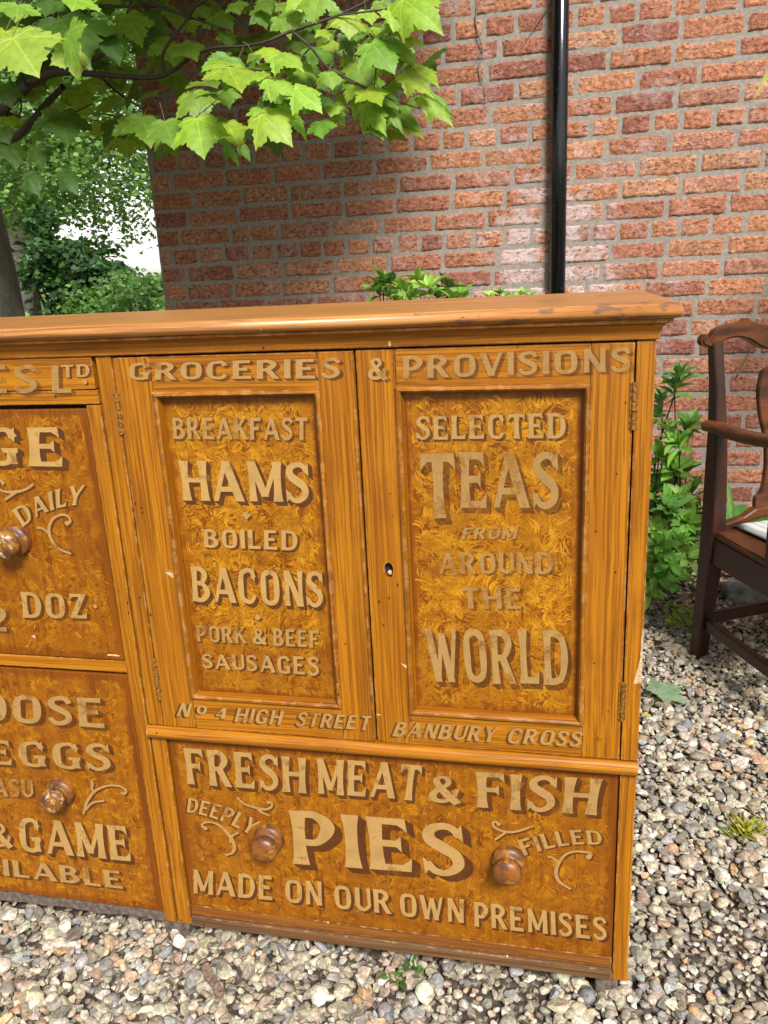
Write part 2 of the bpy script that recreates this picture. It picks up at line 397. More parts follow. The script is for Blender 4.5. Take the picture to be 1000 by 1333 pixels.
        if ch == '&': return C([(.66, .50), (.58, .22), (.36, lo), (.15, .12), (.13, .34), (.30, .54), (.46, .72), (.42, .90), (.30, .94), (.19, .84), (.24, .64), (.42, .34), (.68, .0)], [t * .7, t * .8, t, w * .8, w * .8, t, w * .6, t, t * .8, w * .7, w * .8, w, w]), .78
        if ch == '4': return S(.46, 0, .46, 1, w, 0) + V(.10, .34, .42, 1, t) + [_ccw([(.04, .24), (.62, .24), (.62, .24 + t), (.04, .24 + t)])], .66
        if ch == '2': return C([(.10, .70), (.16, .90), (.32, .94), (.48, .82), (.46, .62), (.26, .36), (.08, .10)], [w * .8, t, t, w * .8, w, w * .8, t]) + [_ccw([(.04, 0), (.58, 0), (.58, t * 1.3), (.04, t * 1.3)])], .62
        if ch == '\u00ba': return C([(.30, .98), (.14, .86), (.10, .60), (.16, .34), (.30, .24), (.44, .34), (.50, .60), (.46, .86), (.30, .98)], [t, w * .8, w * .8, w * .8, t, w * .8, w * .8, w * .8, t]), .60
        raise ValueError(ch)
FONTS = {'block': Font(.20, .15, 0.10, False), 'latin': Font(.21, .125, 0.42, True)}
def union2d(polys):
    vs, fs = [], []
    for p in polys:
        b = len(vs); vs += [Vector(q) for q in p]; fs.append(list(range(b, b + len(p))))
    r = delaunay_2d_cdt(vs, [], fs, 1, 1e-5)
    return [tuple(v) for v in r[0]], [tuple(f) for f, o in zip(r[2], r[5]) if o]
def shade2d(V, F, off):
    cnt = {}
    for f in F:
        for i in range(len(f)):
            a, b = f[i], f[(i + 1) % len(f)]
            k = (min(a, b), max(a, b)); cnt[k] = cnt.get(k, 0) + 1
    polys = [_ccw([(V[i][0] + off[0], V[i][1] + off[1]) for i in f]) for f in F]
    for (a, b), n in cnt.items():
        if n == 1:
            p, q = V[a], V[b]
            pl = [p, q, (q[0] + off[0], q[1] + off[1]), (p[0] + off[0], p[1] + off[1])]
            ar = abs((q[0] - p[0]) * off[1] - (q[1] - p[1]) * off[0])
            if ar > 1e-6: polys.append(_ccw(pl))
    return union2d(polys)
_gcache = {}
def word_geo(text, font, sh):
    """unit-square geometry of a word: face and block shade"""
    f = FONTS[font]; x = 0.0; faces = []; gap = .10
    for ch in text:
        k = (ch, font)
        if k not in _gcache:
            g, w = f.glyph(ch); _gcache[k] = (*union2d(g), w)
        V, F, w = _gcache[k]
        faces.append((x, V, F)); x += w + gap
    tot = x - gap
    out_f, out_s = ([], []), ([], [])
    for x0, V, F in faces:
        jx, jy = random.uniform(-.012, .012), random.uniform(-.012, .012)
        b = len(out_f[0]); out_f[0].extend([((p[0] + x0 + jx) / tot, p[1] + jy) for p in V]); out_f[1].extend([tuple(i + b for i in q) for q in F])
        SV, SF = shade2d(V, F, (.115 * sh, -.105))
        b = len(out_s[0]); out_s[0].extend([((p[0] + x0 + jx) / tot, p[1] + jy) for p in SV]); out_s[1].extend([tuple(i + b for i in q) for q in SF])
    return out_f, out_s
def quad_map(q, bow):
    tl, tr, br, bl = [(q[i], q[i + 1]) for i in range(0, 8, 2)]
    hh = math.hypot(tl[0] - bl[0], tl[1] - bl[1])
    def f(s, t):
        x = (1 - s) * ((1 - t) * bl[0] + t * tl[0]) + s * ((1 - t) * br[0] + t * tr[0])
        z = (1 - s) * ((1 - t) * bl[1] + t * tl[1]) + s * ((1 - t) * br[1] + t * tr[1])
        sc = min(1, max(0, s)); z += bow * hh * 4 * sc * (1 - sc)
        return x, z
    return f
def poly_mesh(name, layers, mats, parent):
    """layers: list of (list of (x,z), faces, y, material index)"""
    bm = bmesh.new()
    for pts, fs, y, mi in layers:
        vs = [bm.verts.new((p[0], y, p[1])) for p in pts]
        for f in fs:
            try:
                fc = bm.faces.new([vs[i] for i in f]); fc.material_index = mi; fc.normal_update()
                if fc.normal.y > 0: fc.normal_flip()
            except ValueError: pass
    return from_bm(name, bm, mats, parent)
_pm = {}
def paint_mats(wear):
    k = round(wear, 2)
    if k not in _pm:
        _pm[k] = [m_paint('cream sign paint %.2f' % k, (.345 + .22 * k, .200 + .135 * k, .058 + .06 * k), k), m_paint('brown shade paint %.2f' % k, (.072, .022, .005), k, True)]
    return _pm[k]
def lettering(parent, rec, y):
    text, font, own, q, bow, sh, wear = rec
    (FV, FF), (SV, SF) = word_geo(text, font, sh); m = quad_map(q, bow)
    return poly_mesh('lettering', [([m(*p) for p in SV], SF, y - .0004, 1), ([m(*p) for p in FV], FF, y - .0008, 0)], paint_mats(wear), parent)
def swash(parent, r, y, group_polys=None):
    pts = [(r[i], r[i + 1]) for i in range(0, len(r), 3)]; ws = [r[i + 2] for i in range(0, len(r), 3)]
    f = FONTS['block']; polys = f.C(pts, ws, 6)
    for i in (0, len(pts) - 1):
        if ws[i] > .0045: polys.append([(pts[i][0] + ws[i] * .55 * math.cos(a * math.pi / 6), pts[i][1] + ws[i] * .55 * math.sin(a * math.pi / 6)) for a in range(12)])
    return polys

WORDS = [
('GROCERIES','block','LD',[-0.7474,1.0702,-0.4204,1.0694,-0.4222,1.0416,-0.7511,1.0458],0,1,0.45),
('&','block','RD',[-0.3829,1.0684,-0.3523,1.0676,-0.3538,1.038,-0.3846,1.0382],0,1,0.4),
('PROVISIONS','block','RD',[-0.3328,1.0697,-0.0304,1.0724,-0.0293,1.0417,-0.3341,1.0392],0,1,0.62),
('BREAKFAST','block','LP',[-0.6934,0.9866,-0.4773,0.9842,-0.4799,0.9506,-0.6947,0.9541],0,1,0.5),
('HAMS','latin','LP',[-0.6921,0.9206,-0.4813,0.9171,-0.4837,0.8555,-0.692,0.8569],0,1,0.22),
('BOILED','block','LP',[-0.6641,0.8103,-0.5067,0.8108,-0.5093,0.7785,-0.6651,0.7804],0,1,0.3),
('BACONS','latin','LP',[-0.6928,0.7473,-0.4725,0.7444,-0.4743,0.6849,-0.6962,0.6877],0,1,0.25),
('PORK','block','LP',[-0.6961,0.645,-0.6081,0.6459,-0.6098,0.6167,-0.697,0.616],0,1,0.5),
('&','block','LP',[-0.5992,0.6436,-0.5731,0.6435,-0.5744,0.6165,-0.6006,0.6165],0,1,0.4),
('BEEF','block','LP',[-0.5639,0.6457,-0.486,0.6451,-0.4882,0.6157,-0.5653,0.6156],0,1,0.5),
('SAUSAGES','block','LP',[-0.6929,0.5936,-0.4894,0.5995,-0.4906,0.5662,-0.6932,0.5683],0,1,0.42),
('N','block','LD',[-0.735,0.5059,-0.7128,0.5062,-0.7231,0.4793,-0.7483,0.4796],0,-1,0.35),
('º','block','LD',[-0.7062,0.5031,-0.6869,0.503,-0.6919,0.4838,-0.7113,0.4838],0,-1,0.4),
('4','block','LD',[-0.6707,0.5013,-0.6502,0.5014,-0.6565,0.4807,-0.6771,0.4806],0,-1,0.4),
('HIGH','block','LD',[-0.6336,0.504,-0.5522,0.5043,-0.5612,0.4773,-0.6432,0.4774],0,-1,0.42),
('STREET','block','LD',[-0.5273,0.504,-0.4042,0.5055,-0.412,0.4793,-0.536,0.4779],0,-1,0.48),
('SELECTED','latin','RP',[-0.3195,0.984,-0.1107,0.9864,-0.1102,0.9513,-0.3197,0.9509],0,1,0.42),
('T','latin','RP',[-0.3177,0.9285,-0.2641,0.9301,-0.263,0.8343,-0.3173,0.8316],0,1,0.6),
('EAS','latin','RP',[-0.2597,0.9317,-0.1202,0.9314,-0.1171,0.8507,-0.2593,0.85],0,1,0.62),
('FROM','block','RP',[-0.2543,0.8198,-0.1748,0.8236,-0.1792,0.8049,-0.2592,0.802],0,1,0.6),
('AROUND','block','RP',[-0.2927,0.7803,-0.126,0.7852,-0.1256,0.7522,-0.2925,0.7476],0,1,0.66),
('THE','block','RP',[-0.2608,0.726,-0.1705,0.7286,-0.1694,0.6964,-0.2593,0.692],0,1,0.66),
('WORLD','latin','RP',[-0.3188,0.6571,-0.1026,0.665,-0.1001,0.5759,-0.3123,0.5673],0,1,0.5),
('BANBURY','block','RD',[-0.3659,0.4981,-0.2051,0.5019,-0.2125,0.4742,-0.3758,0.4717],0,-1,0.5),
('CROSS','block','RD',[-0.1876,0.5012,-0.0775,0.5034,-0.0826,0.4778,-0.1947,0.4744],0,-1,0.48),
('FRESH','latin','PD',[-0.746,0.4151,-0.5237,0.4152,-0.5285,0.3465,-0.7473,0.3431],0,1,0.35),
('MEAT','latin','PD',[-0.5083,0.4166,-0.3265,0.4186,-0.3365,0.3513,-0.5108,0.3482],0,1,0.33),
('&','latin','PD',[-0.3202,0.4021,-0.2636,0.4046,-0.266,0.3528,-0.3225,0.3512],0,1,0.45),
('FISH','latin','PD',[-0.2451,0.4149,-0.0481,0.4197,-0.0556,0.3538,-0.2437,0.3493],0,1,0.45),
('DEEPLY','block','PD',[-0.7495,0.3138,-0.6166,0.2787,-0.6386,0.2493,-0.7562,0.2839],0.28,-1,0.35),
('PIES','latin','PD',[-0.5657,0.3091,-0.2655,0.3133,-0.2599,0.2123,-0.5668,0.1989],0,1,0.3),
('FILLED','block','PD',[-0.1797,0.2917,-0.0479,0.3255,-0.0449,0.3001,-0.1684,0.2634],0.3,1,0.42),
('MADE','block','PD',[-0.7595,0.1629,-0.6036,0.1672,-0.6084,0.1146,-0.7662,0.1097],0,1,0.33),
('ON','block','PD',[-0.5853,0.164,-0.5145,0.1677,-0.5169,0.1159,-0.5883,0.1141],0,1,0.3),
('OUR','block','PD',[-0.4953,0.1638,-0.3927,0.1656,-0.3923,0.1165,-0.4959,0.1139],0,1,0.3),
('OWN','block','PD',[-0.3794,0.1635,-0.266,0.1657,-0.267,0.1163,-0.3788,0.1144],0,1,0.32),
('PREMISES','block','PD',[-0.2519,0.1629,-0.0351,0.1607,-0.0318,0.1157,-0.2514,0.1122],0,1,0.35),
('ES','block','FB',[-0.9939,1.0728,-0.8975,1.0722,-0.9043,1.0296,-1.0032,1.0301],0,1,0.68),
('L','block','FB',[-0.8769,1.0699,-0.8405,1.0696,-0.8464,1.0285,-0.8832,1.0286],0,1,0.6),
('TD','block','FB',[-0.8585,1.0706,-0.8094,1.0706,-0.8126,1.0517,-0.8606,1.0516],0,1,0.35),
('GE','latin','D1',[-1.0226,0.9743,-0.8769,0.9749,-0.8829,0.9115,-1.0357,0.9138],0,1,0.22),
('DAILY','latin','D1',[-0.9945,0.8377,-0.8515,0.8816,-0.8666,0.8484,-0.9787,0.8096],0.3,1,0.3),
('2','latin','D1',[-1.0716,0.6645,-1.0385,0.6645,-1.0447,0.6198,-1.0811,0.6194],0,1,0.5),
('DOZ','latin','D1',[-1.0071,0.6953,-0.8817,0.6944,-0.8862,0.6506,-1.0106,0.6479],0,1,0.38),
('OOSE','block','D2',[-1.1327,0.4952,-0.8803,0.502,-0.8837,0.4439,-1.1432,0.44],0,1,0.48),
('EGGS','latin','D2',[-1.1343,0.3995,-0.8843,0.4125,-0.8855,0.3572,-1.1418,0.3488],0,1,0.45),
('ASU','block','D2',[-1.1386,0.318,-1.054,0.3228,-1.0581,0.2847,-1.1435,0.2793],0,1,0.55),
('&','latin','D2',[-1.1661,0.2193,-1.1163,0.2197,-1.1236,0.1671,-1.1761,0.1643],0,1,0.35),
('GAME','latin','D2',[-1.1028,0.2381,-0.8742,0.2435,-0.8764,0.1674,-1.1131,0.1614],0,1,0.3),
('AILABLE','block','D2',[-1.2143,0.1368,-0.9022,0.1412,-0.902,0.1015,-1.2192,0.0985],0,1,0.45),
]
SWASHES = [
('D1',[-1.0,0.8844,0.006,-1.0041,0.8882,0.0042,-1.0105,0.8847,0.003,-1.0108,0.8767,0.0027,-1.0001,0.87,0.0042,-0.9774,0.8699,0.0048,-0.9571,0.8755,0.003,-0.9446,0.8829,0.0006]),
('D1',[-0.9772,0.8705,0.0048,-0.9892,0.8634,0.0042,-1.0031,0.8555,0.0012]),
('D1',[-0.896,0.8177,0.0072,-0.8891,0.8216,0.0042,-0.8915,0.8293,0.0033,-0.903,0.8323,0.0033,-0.9199,0.8247,0.0045,-0.9302,0.8083,0.0054,-0.9294,0.7903,0.0054,-0.9187,0.7741,0.0048,-0.8976,0.7654,0.003]),
('D1',[-0.9524,0.8095,0.0015,-0.9415,0.8078,0.0036,-0.9314,0.8001,0.0042]),
('D2',[-0.9609,0.2599,0.0033,-0.9502,0.2858,0.0049,-0.9296,0.3116,0.0049,-0.9015,0.3259,0.0038,-0.8775,0.3268,0.0036,-0.8664,0.3193,0.0038,-0.8724,0.3116,0.0049,-0.8778,0.3139,0.0022]),
('D2',[-0.9323,0.3351,0.0022,-0.9321,0.3276,0.006,-0.9345,0.3176,0.0038,-0.9329,0.3105,0.0016]),
('D2',[-0.9559,0.2686,0.0027,-0.9391,0.2858,0.0033,-0.9135,0.2936,0.0008]),
('PD',[-0.6566,0.3254,0.001,-0.6454,0.3136,0.0039,-0.6268,0.3081,0.0051,-0.608,0.3057,0.0047,-0.5958,0.3114,0.0039,-0.5937,0.3203,0.0043,-0.6003,0.3208,0.0059]),
('PD',[-0.6235,0.308,0.0043,-0.6135,0.2991,0.0043,-0.5991,0.2932,0.0031]),
('PD',[-0.7236,0.2544,0.0075,-0.73,0.2597,0.0041,-0.7201,0.2673,0.0037,-0.7015,0.2662,0.0046,-0.6835,0.2508,0.0066,-0.6725,0.2259,0.0075,-0.6773,0.2088,0.005,-0.6915,0.2016,0.0017]),
('PD',[-0.68,0.2294,0.0041,-0.6745,0.2437,0.005,-0.6609,0.2524,0.0017]),
('PD',[-0.2075,0.3207,0.0059,-0.2124,0.3248,0.0034,-0.2169,0.322,0.0029,-0.214,0.3136,0.0032,-0.1998,0.3076,0.0044,-0.1801,0.3098,0.0039,-0.153,0.3234,0.0007]),
('PD',[-0.1968,0.3067,0.0039,-0.2053,0.2981,0.0034,-0.2147,0.2899,0.0012]),
('PD',[-0.0662,0.2749,0.0083,-0.0625,0.2823,0.0039,-0.0739,0.2836,0.002,-0.0882,0.2827,0.0024,-0.1024,0.2745,0.0037,-0.1123,0.2577,0.0049,-0.1165,0.2393,0.0059,-0.1114,0.222,0.0054,-0.0927,0.2092,0.002]),
('PD',[-0.1303,0.2676,0.0012,-0.1216,0.2663,0.0029,-0.1133,0.2579,0.0034]),
]

# ------------------------------------------------------------------ shop counter with painted doors and drawers
counter = empty('shop_counter', (-0.83, 0.18, 0.0), 'long painted wooden shop counter covered in cream old-fashioned grocery lettering, standing on the gravel', 'shop counter')
CL = Vector((-0.83, 0.18, 0.0))
M_V = m_combed('combed oak graining upright', 'Z')
M_V2 = m_combed('combed oak graining upright darker', 'Z', (0.27, 0.100, 0.004), (0.20, 0.065, 0.003), (0.07, 0.019, 0.002), seed=2.7)
M_H = m_combed('combed oak graining level', 'X', seed=1.3)
M_TOP = m_combed('varnished pine top', 'X', (0.42, 0.190, 0.055), (0.31, 0.122, 0.028), (0.12, 0.038, 0.009), seed=5.1)
M_COR = m_combed('varnished cornice', 'X', (0.34, 0.125, 0.009), (0.26, 0.085, 0.005), (0.12, 0.035, 0.003), seed=6.1)
M_BASE = m_combed('scuffed bare base wood', 'X', (0.15, 0.078, 0.034), (0.10, 0.048, 0.020), (0.038, 0.018, 0.009), seed=8.4)
M_KICK = m_combed('worn drawer foot', 'X', (0.21, 0.075, 0.012), (0.15, 0.05, 0.008), (0.06, 0.02, 0.005), seed=9.9)
M_BLACK = m_plain('dark gap', (0.008, 0.005, 0.003), 0.9, var=0.2)
M_CHIP = m_plain('raw chipped wood', (0.40, 0.26, 0.13), 0.7, 200)
M_HINGE = m_plain('painted over brass hinge', (0.20, 0.085, 0.012), 0.45, 220, 0.65, 0.001, 0.4, 0.2)

# carcass behind everything
bm = bmesh.new()
box(bm, -1.655, -0.004, 0.024, 0.385, 0.045, 1.08, .001)
from_bm('carcass', bm, [M_BLACK], counter)
bm = bmesh.new(); box(bm, -0.0035, 0.0, 0.0215, 0.385, 0.042, 1.08, .001); from_bm('side_panel', bm, [M_V2], counter)
bm = bmesh.new(); box(bm, -1.66, -1.6565, 0.0215, 0.385, 0.042, 1.08, .001); from_bm('side_panel', bm, [M_V2], counter)
bm = bmesh.new(); box(bm, -1.655, -0.004, 0.3865, 0.392, 0.045, 1.08, .001); from_bm('back_panel', bm, [M_BASE], counter)

# face frame
bm = bmesh.new()
box(bm, -0.0235, 0.001, 0.0, 0.021, 0.4595, 1.081, .0018); box(bm, -0.0235, 0.0005, 0.001, 0.0211, 0.041, 0.4335, .002)
o = from_bm('corner_stile', bm, [M_V, M_CHIP], counter)
bm = bmesh.new()
box(bm, -0.8010, -0.7745, 0.0, 0.021, 0.4595, 1.081, .002); box(bm, -0.8010, -0.7745, 0.0012, 0.0212, 0.041, 0.4335, .002)
from_bm('door_stile', bm, [M_V], counter)
bm = bmesh.new(); box(bm, -0.8285, -0.8048, 0.0015, 0.0214, 0.041, 1.0085, .002); from_bm('drawer_stile', bm, [M_V], counter)
bm = bmesh.new(); box(bm, -1.655, -1.632, 0.0015, 0.0214, 0.041, 1.0085, .002); from_bm('drawer_stile', bm, [M_V], counter)
bm = bmesh.new(); box(bm, -1.6315, -0.829, 0.003, 0.0216, 0.5535, 0.575, .002); from_bm('drawer_rail', bm, [M_H], counter)
bm = bmesh.new(); box(bm, -1.655, -0.8048, 0.0012, 0.0216, 1.0102, 1.0318, .0018); from_bm('drawer_rail', bm, [M_H], counter)
bm = bmesh.new(); box(bm, -1.655, -0.8070, -0.0005, 0.0218, 1.0328, 1.0815, .0018); fascia = from_bm('fascia_board', bm, [M_H], counter)
# half-round bead under the doors
bm = bmesh.new()
prof = [(0.020, 0.4345), (0.0, 0.4345)] + [(-0.010 * math.sin(a), 0.446 - 0.0112 * math.cos(a)) for a in np.linspace(0.25, math.pi - 0.25, 9)] + [(0.0, 0.4578), (0.020, 0.4578)]
vr = []
for xx in (-0.8025, 0.0016): vr.append([bm.verts.new((xx, a, b)) for a, b in prof])
n = len(prof)
for i in range(n): bm.faces.new((vr[0][i], vr[1][i], vr[1][(i + 1) % n], vr[0][(i + 1) % n]))
bm.faces.new(vr[0]); bm.faces.new(vr[1][::-1]); bmesh.ops.recalc_face_normals(bm, faces=bm.faces)
from_bm('bead_moulding', bm, [M_H], counter)
# bottom rails and feet
bm = bmesh.new(); box(bm, -0.7735, -0.0240, -0.001, 0.0222, 0.0405, 0.0615, .003); from_bm('bottom_rail', bm, [M_BASE], counter)
M_SKIRT = m_plain('rotten grey skirting', (0.085, 0.062, 0.048), 0.85, 90, 0.55, 0.004)
def ragged_rail(x0, x1, zb, zt, y, seed):
    bm = bmesh.new(); N = 70; A, B, Cc, D = [], [], [], []
    for i in range(N + 1):
        x = x0 + (x1 - x0) * i / N; j = mnoise.noise(Vector((x * 14, seed, 0))) * .006 + mnoise.noise(Vector((x * 45, seed, 3))) * .003
        A.append(bm.verts.new((x, y, zb + j))); B.append(bm.verts.new((x, y, zt))); Cc.append(bm.verts.new((x, y + .016, zt))); D.append(bm.verts.new((x, y + .016, zb + j)))
    for i in range(N):
        for p, q in ((A, B), (B, Cc), (Cc, D), (D, A)): bm.faces.new((p[i], p[i + 1], q[i + 1], q[i]))
    bm.faces.new((A[0], B[0], Cc[0], D[0])); bm.faces.new((D[N], Cc[N], B[N], A[N])); bmesh.ops.recalc_face_normals(bm, faces=bm.faces)
    return bm
from_bm('skirting_board', ragged_rail(-1.632, -0.8290, 0.041, 0.0585, 0.002, 4.0), [M_SKIRT], counter)
for x0, x1 in ((-0.834, -0.783), (-0.050, -0.013), (-1.64, -1.60)):
    bm = bmesh.new(); box(bm, x0, x1, 0.006, 0.05, -0.01, 0.0398, .005, 0, 3); from_bm('foot', bm, [M_SKIRT], counter)
    bm = bmesh.new(); box(bm, x0, x1, 0.32, 0.365, -0.01, 0.0398, .005, 0, 3); from_bm('foot', bm, [M_SKIRT], counter)
# cornice: cove under a bull-nosed slab, mitred round the right end
def swept(profile, x_r, y_b, z0, x_l=-1.70):
    """profile: (overhang, z) from bottom to top; runs along the front and back along the right end"""
    bm = bmesh.new(); rings = []
    for path in range(3):
        ring = []
        for ov, z in profile:
            if path == 0: ring.append(bm.verts.new((x_l, -ov, z0 + z)))
            elif path == 1: ring.append(bm.verts.new((x_r + ov, -ov, z0 + z)))
            else: ring.append(bm.verts.new((x_r + ov, y_b, z0 + z)))
        rings.append(ring)
    n = len(profile)
    for a in range(2):
        for i in range(n - 1): bm.faces.new((rings[a][i], rings[a + 1][i], rings[a + 1][i + 1], rings[a][i + 1]))
    bl0 = bm.verts.new((x_l, y_b, z0 + profile[0][1])); bl1 = bm.verts.new((x_l, y_b, z0 + profile[-1][1]))
    bm.faces.new((rings[0][-1], rings[1][-1], rings[2][-1], bl1)); bm.faces.new((rings[0][0], bl0, rings[2][0], rings[1][0]))
    bm.faces.new([bl0, bl1] + rings[2][::-1][:1] + rings[2][::-1][1:]); bm.faces.new(rings[0] + [bl1, bl0])
    bmesh.ops.recalc_face_normals(bm, faces=bm.faces)
    return bm
cove = [(-0.012, 0.0), (0.0025, 0.0), (0.0038, 0.0015), (0.0042, 0.006)] + [(0.0165 - 0.012 * math.cos(a), 0.008 + 0.0135 * math.sin(a)) for a in np.linspace(0.05, math.pi / 2, 7)] + [(0.0185, 0.0228), (0.0185, 0.0262), (-0.012, 0.0262)]
bmc = swept(cove, 0.0, 0.395, 1.0822); o = from_bm('cornice', bmc, [M_COR], counter)
nose = [(-0.012, 0.0), (0.0145, 0.0)] + [(0.0175 + 0.0105 * math.sin(a), 0.0104 - 0.0104 * math.cos(a)) for a in np.linspace(0.12, math.pi - 0.5, 12)] + [(0.016, 0.0205), (0.008, 0.0210), (-0.02, 0.0212)]
def m_top():
    m = m_combed('varnished pine top stained', 'X', (0.42, 0.190, 0.055), (0.31, 0.122, 0.028), (0.12, 0.038, 0.009), seed=5.1)
    t = NT.__new__(NT); t.m = m; t.t = m.node_tree; t.out = [n for n in t.t.nodes if n.type == 'OUTPUT_MATERIAL'][0]
    b = [n for n in t.t.nodes if n.type == 'BSDF_PRINCIPLED'][0]; src = b.inputs['Base Color'].links[0].from_socket
    c = t.coord(); xyz = t.sep(c); n = t.noise(t.mapping(c, (22, 60, 90)), 1.0, 5, .62)
    zone = t.math('ADD', t.math('MULTIPLY', t.ramp(xyz[0], .25, .78), .13), t.math('MULTIPLY', t.ramp(xyz[1], -.17, -.195), .06))
    f = t.ramp(t.math('ADD', n, zone), .735, .77)
    col = t.mix(t.math('MULTIPLY', f, .7), src, (.085, .048, .040))
    # two planks with an open joint, and ring marks
    for yj in (-.055, .075):
        jt = t.ramp(t.math('ABSOLUTE', t.math('SUBTRACT', xyz[1], t.math('ADD', yj, t.math('MULTIPLY', t.noise(t.mapping(c, (3, 0, 0)), 1.0, 2), .004)))), .0016, .0006)
        col = t.mix(t.math('MULTIPLY', jt, .8), col, (.03, .014, .007))
    t.set(b.inputs['Base Color'], col); b.inputs['Roughness'].links and t.t.links.remove(b.inputs['Roughness'].links[0]); b.inputs['Roughness'].default_value = .38
    b.inputs['Specular IOR Level'].default_value = .5
    return m
M_TOPS = m_top()
bmt = swept(nose, 0.0, 0.405, 1.1088)
o = from_bm('countertop', bmt, [M_TOPS], counter)
o.data.polygons.foreach_set('use_smooth', [abs(p_.normal.z) < .995 and len(p_.vertices) == 4 for p_ in o.data.polygons])
# worn stain patches on the nose of the top
M_STAIN = m_plain('worn purple grey varnish', (0.16, 0.085, 0.075), 0.4, 150, 0.5)

# ---- rag and feather marks lifted out of the glaze: short tapered strokes in fans, over the ground of each panel
def m_mark(name, c_, seed):
    t = NT(name); c = t.coord(); big = t.noise(t.vmath('MULTIPLY', c, (1, 0, 1)), 4.5, 3); n = t.noise(c, 90.0, 4, .65)
    col = t.mix(t.ramp(n, .3, .7), tuple(x * .80 for x in c_), tuple(x * 1.15 for x in c_))
    col = t.mix(t.math('MULTIPLY', t.ramp(big, .45, .68), .55), col, (.135, .034, .002))
    return t.done(t.bsdf(col, .38, None, .28))
M_MARK = [m_mark('lifted glaze door', c_, 0) for c_ in ((.29, .114, .004), (.37, .164, .007), (.235, .082, .003), (.125, .034, .002))]
M_MARK2 = [m_mark('lifted glaze drawer', c_, 1) for c_ in ((.245, .088, .003), (.32, .128, .0045), (.205, .067, .0025), (.120, .031, .002))]
def marks(bm, x0, x1, z0, z1, y, n, size, mi0, cover=.5, seed=0):
    rnd = random.Random(seed)
    for _ in range(n):
        cx, cz = rnd.uniform(x0, x1), rnd.uniform(z0, z1)
        dens = mnoise.noise(Vector((cx * 16, cz * 16, seed))) * .6 + .5
        if rnd.random() > dens * 1.5 * cover / .5: continue
        a = rnd.uniform(0, math.pi * 2); k = rnd.choice((1, 2, 3, 4, 6)); fan = rnd.uniform(-.22, .22); cu = rnd.uniform(-1.9, 1.9); L0 = size * rnd.uniform(.5, 1.5) * (.7 if k == 1 else 1)
        gap = size * rnd.uniform(.10, .17)
        mi = mi0 + rnd.choice((0, 0, 1, 1, 2, 3))
        for j in range(k):
            L = L0 * rnd.uniform(.6, 1.1); w = gap * rnd.uniform(.18, .42) * (1.7 if rnd.random() < .12 else 1); aa = a + fan * (j - k / 2) + rnd.gauss(0, .06)
            px, pz = cx - math.sin(a) * gap * j + rnd.gauss(0, size * .06), cz + math.cos(a) * gap * j + rnd.gauss(0, size * .06)
            yy = y - rnd.uniform(.00006, .00030); prev = None; S = 5; rag = rnd.uniform(-1, 1)
            for s in range(S + 1):
                u = s / S; ang = aa + cu * (u - .5); ww = w * math.sin(math.pi * min(1, .08 + u * .92)) ** .7
                if not (x0 - .009 * rag < px < x1 + .009 * rag and z0 - .009 * rag < pz < z1 + .009 * rag): break
                q = (bm.verts.new((px - math.sin(ang) * ww, yy, pz + math.cos(ang) * ww)), bm.verts.new((px + math.sin(ang) * ww, yy, pz - math.cos(ang) * ww)))
                if prev:
                    f = bm.faces.new((prev[0], prev[1], q[1], q[0])); f.material_index = mi; f.normal_update()
                    if f.normal.y > 0: f.normal_flip()
                prev = q; px += math.cos(ang) * L / S; pz += math.sin(ang) * L / S
    for v in [v for v in bm.verts if not v.link_faces]: bm.verts.remove(v)
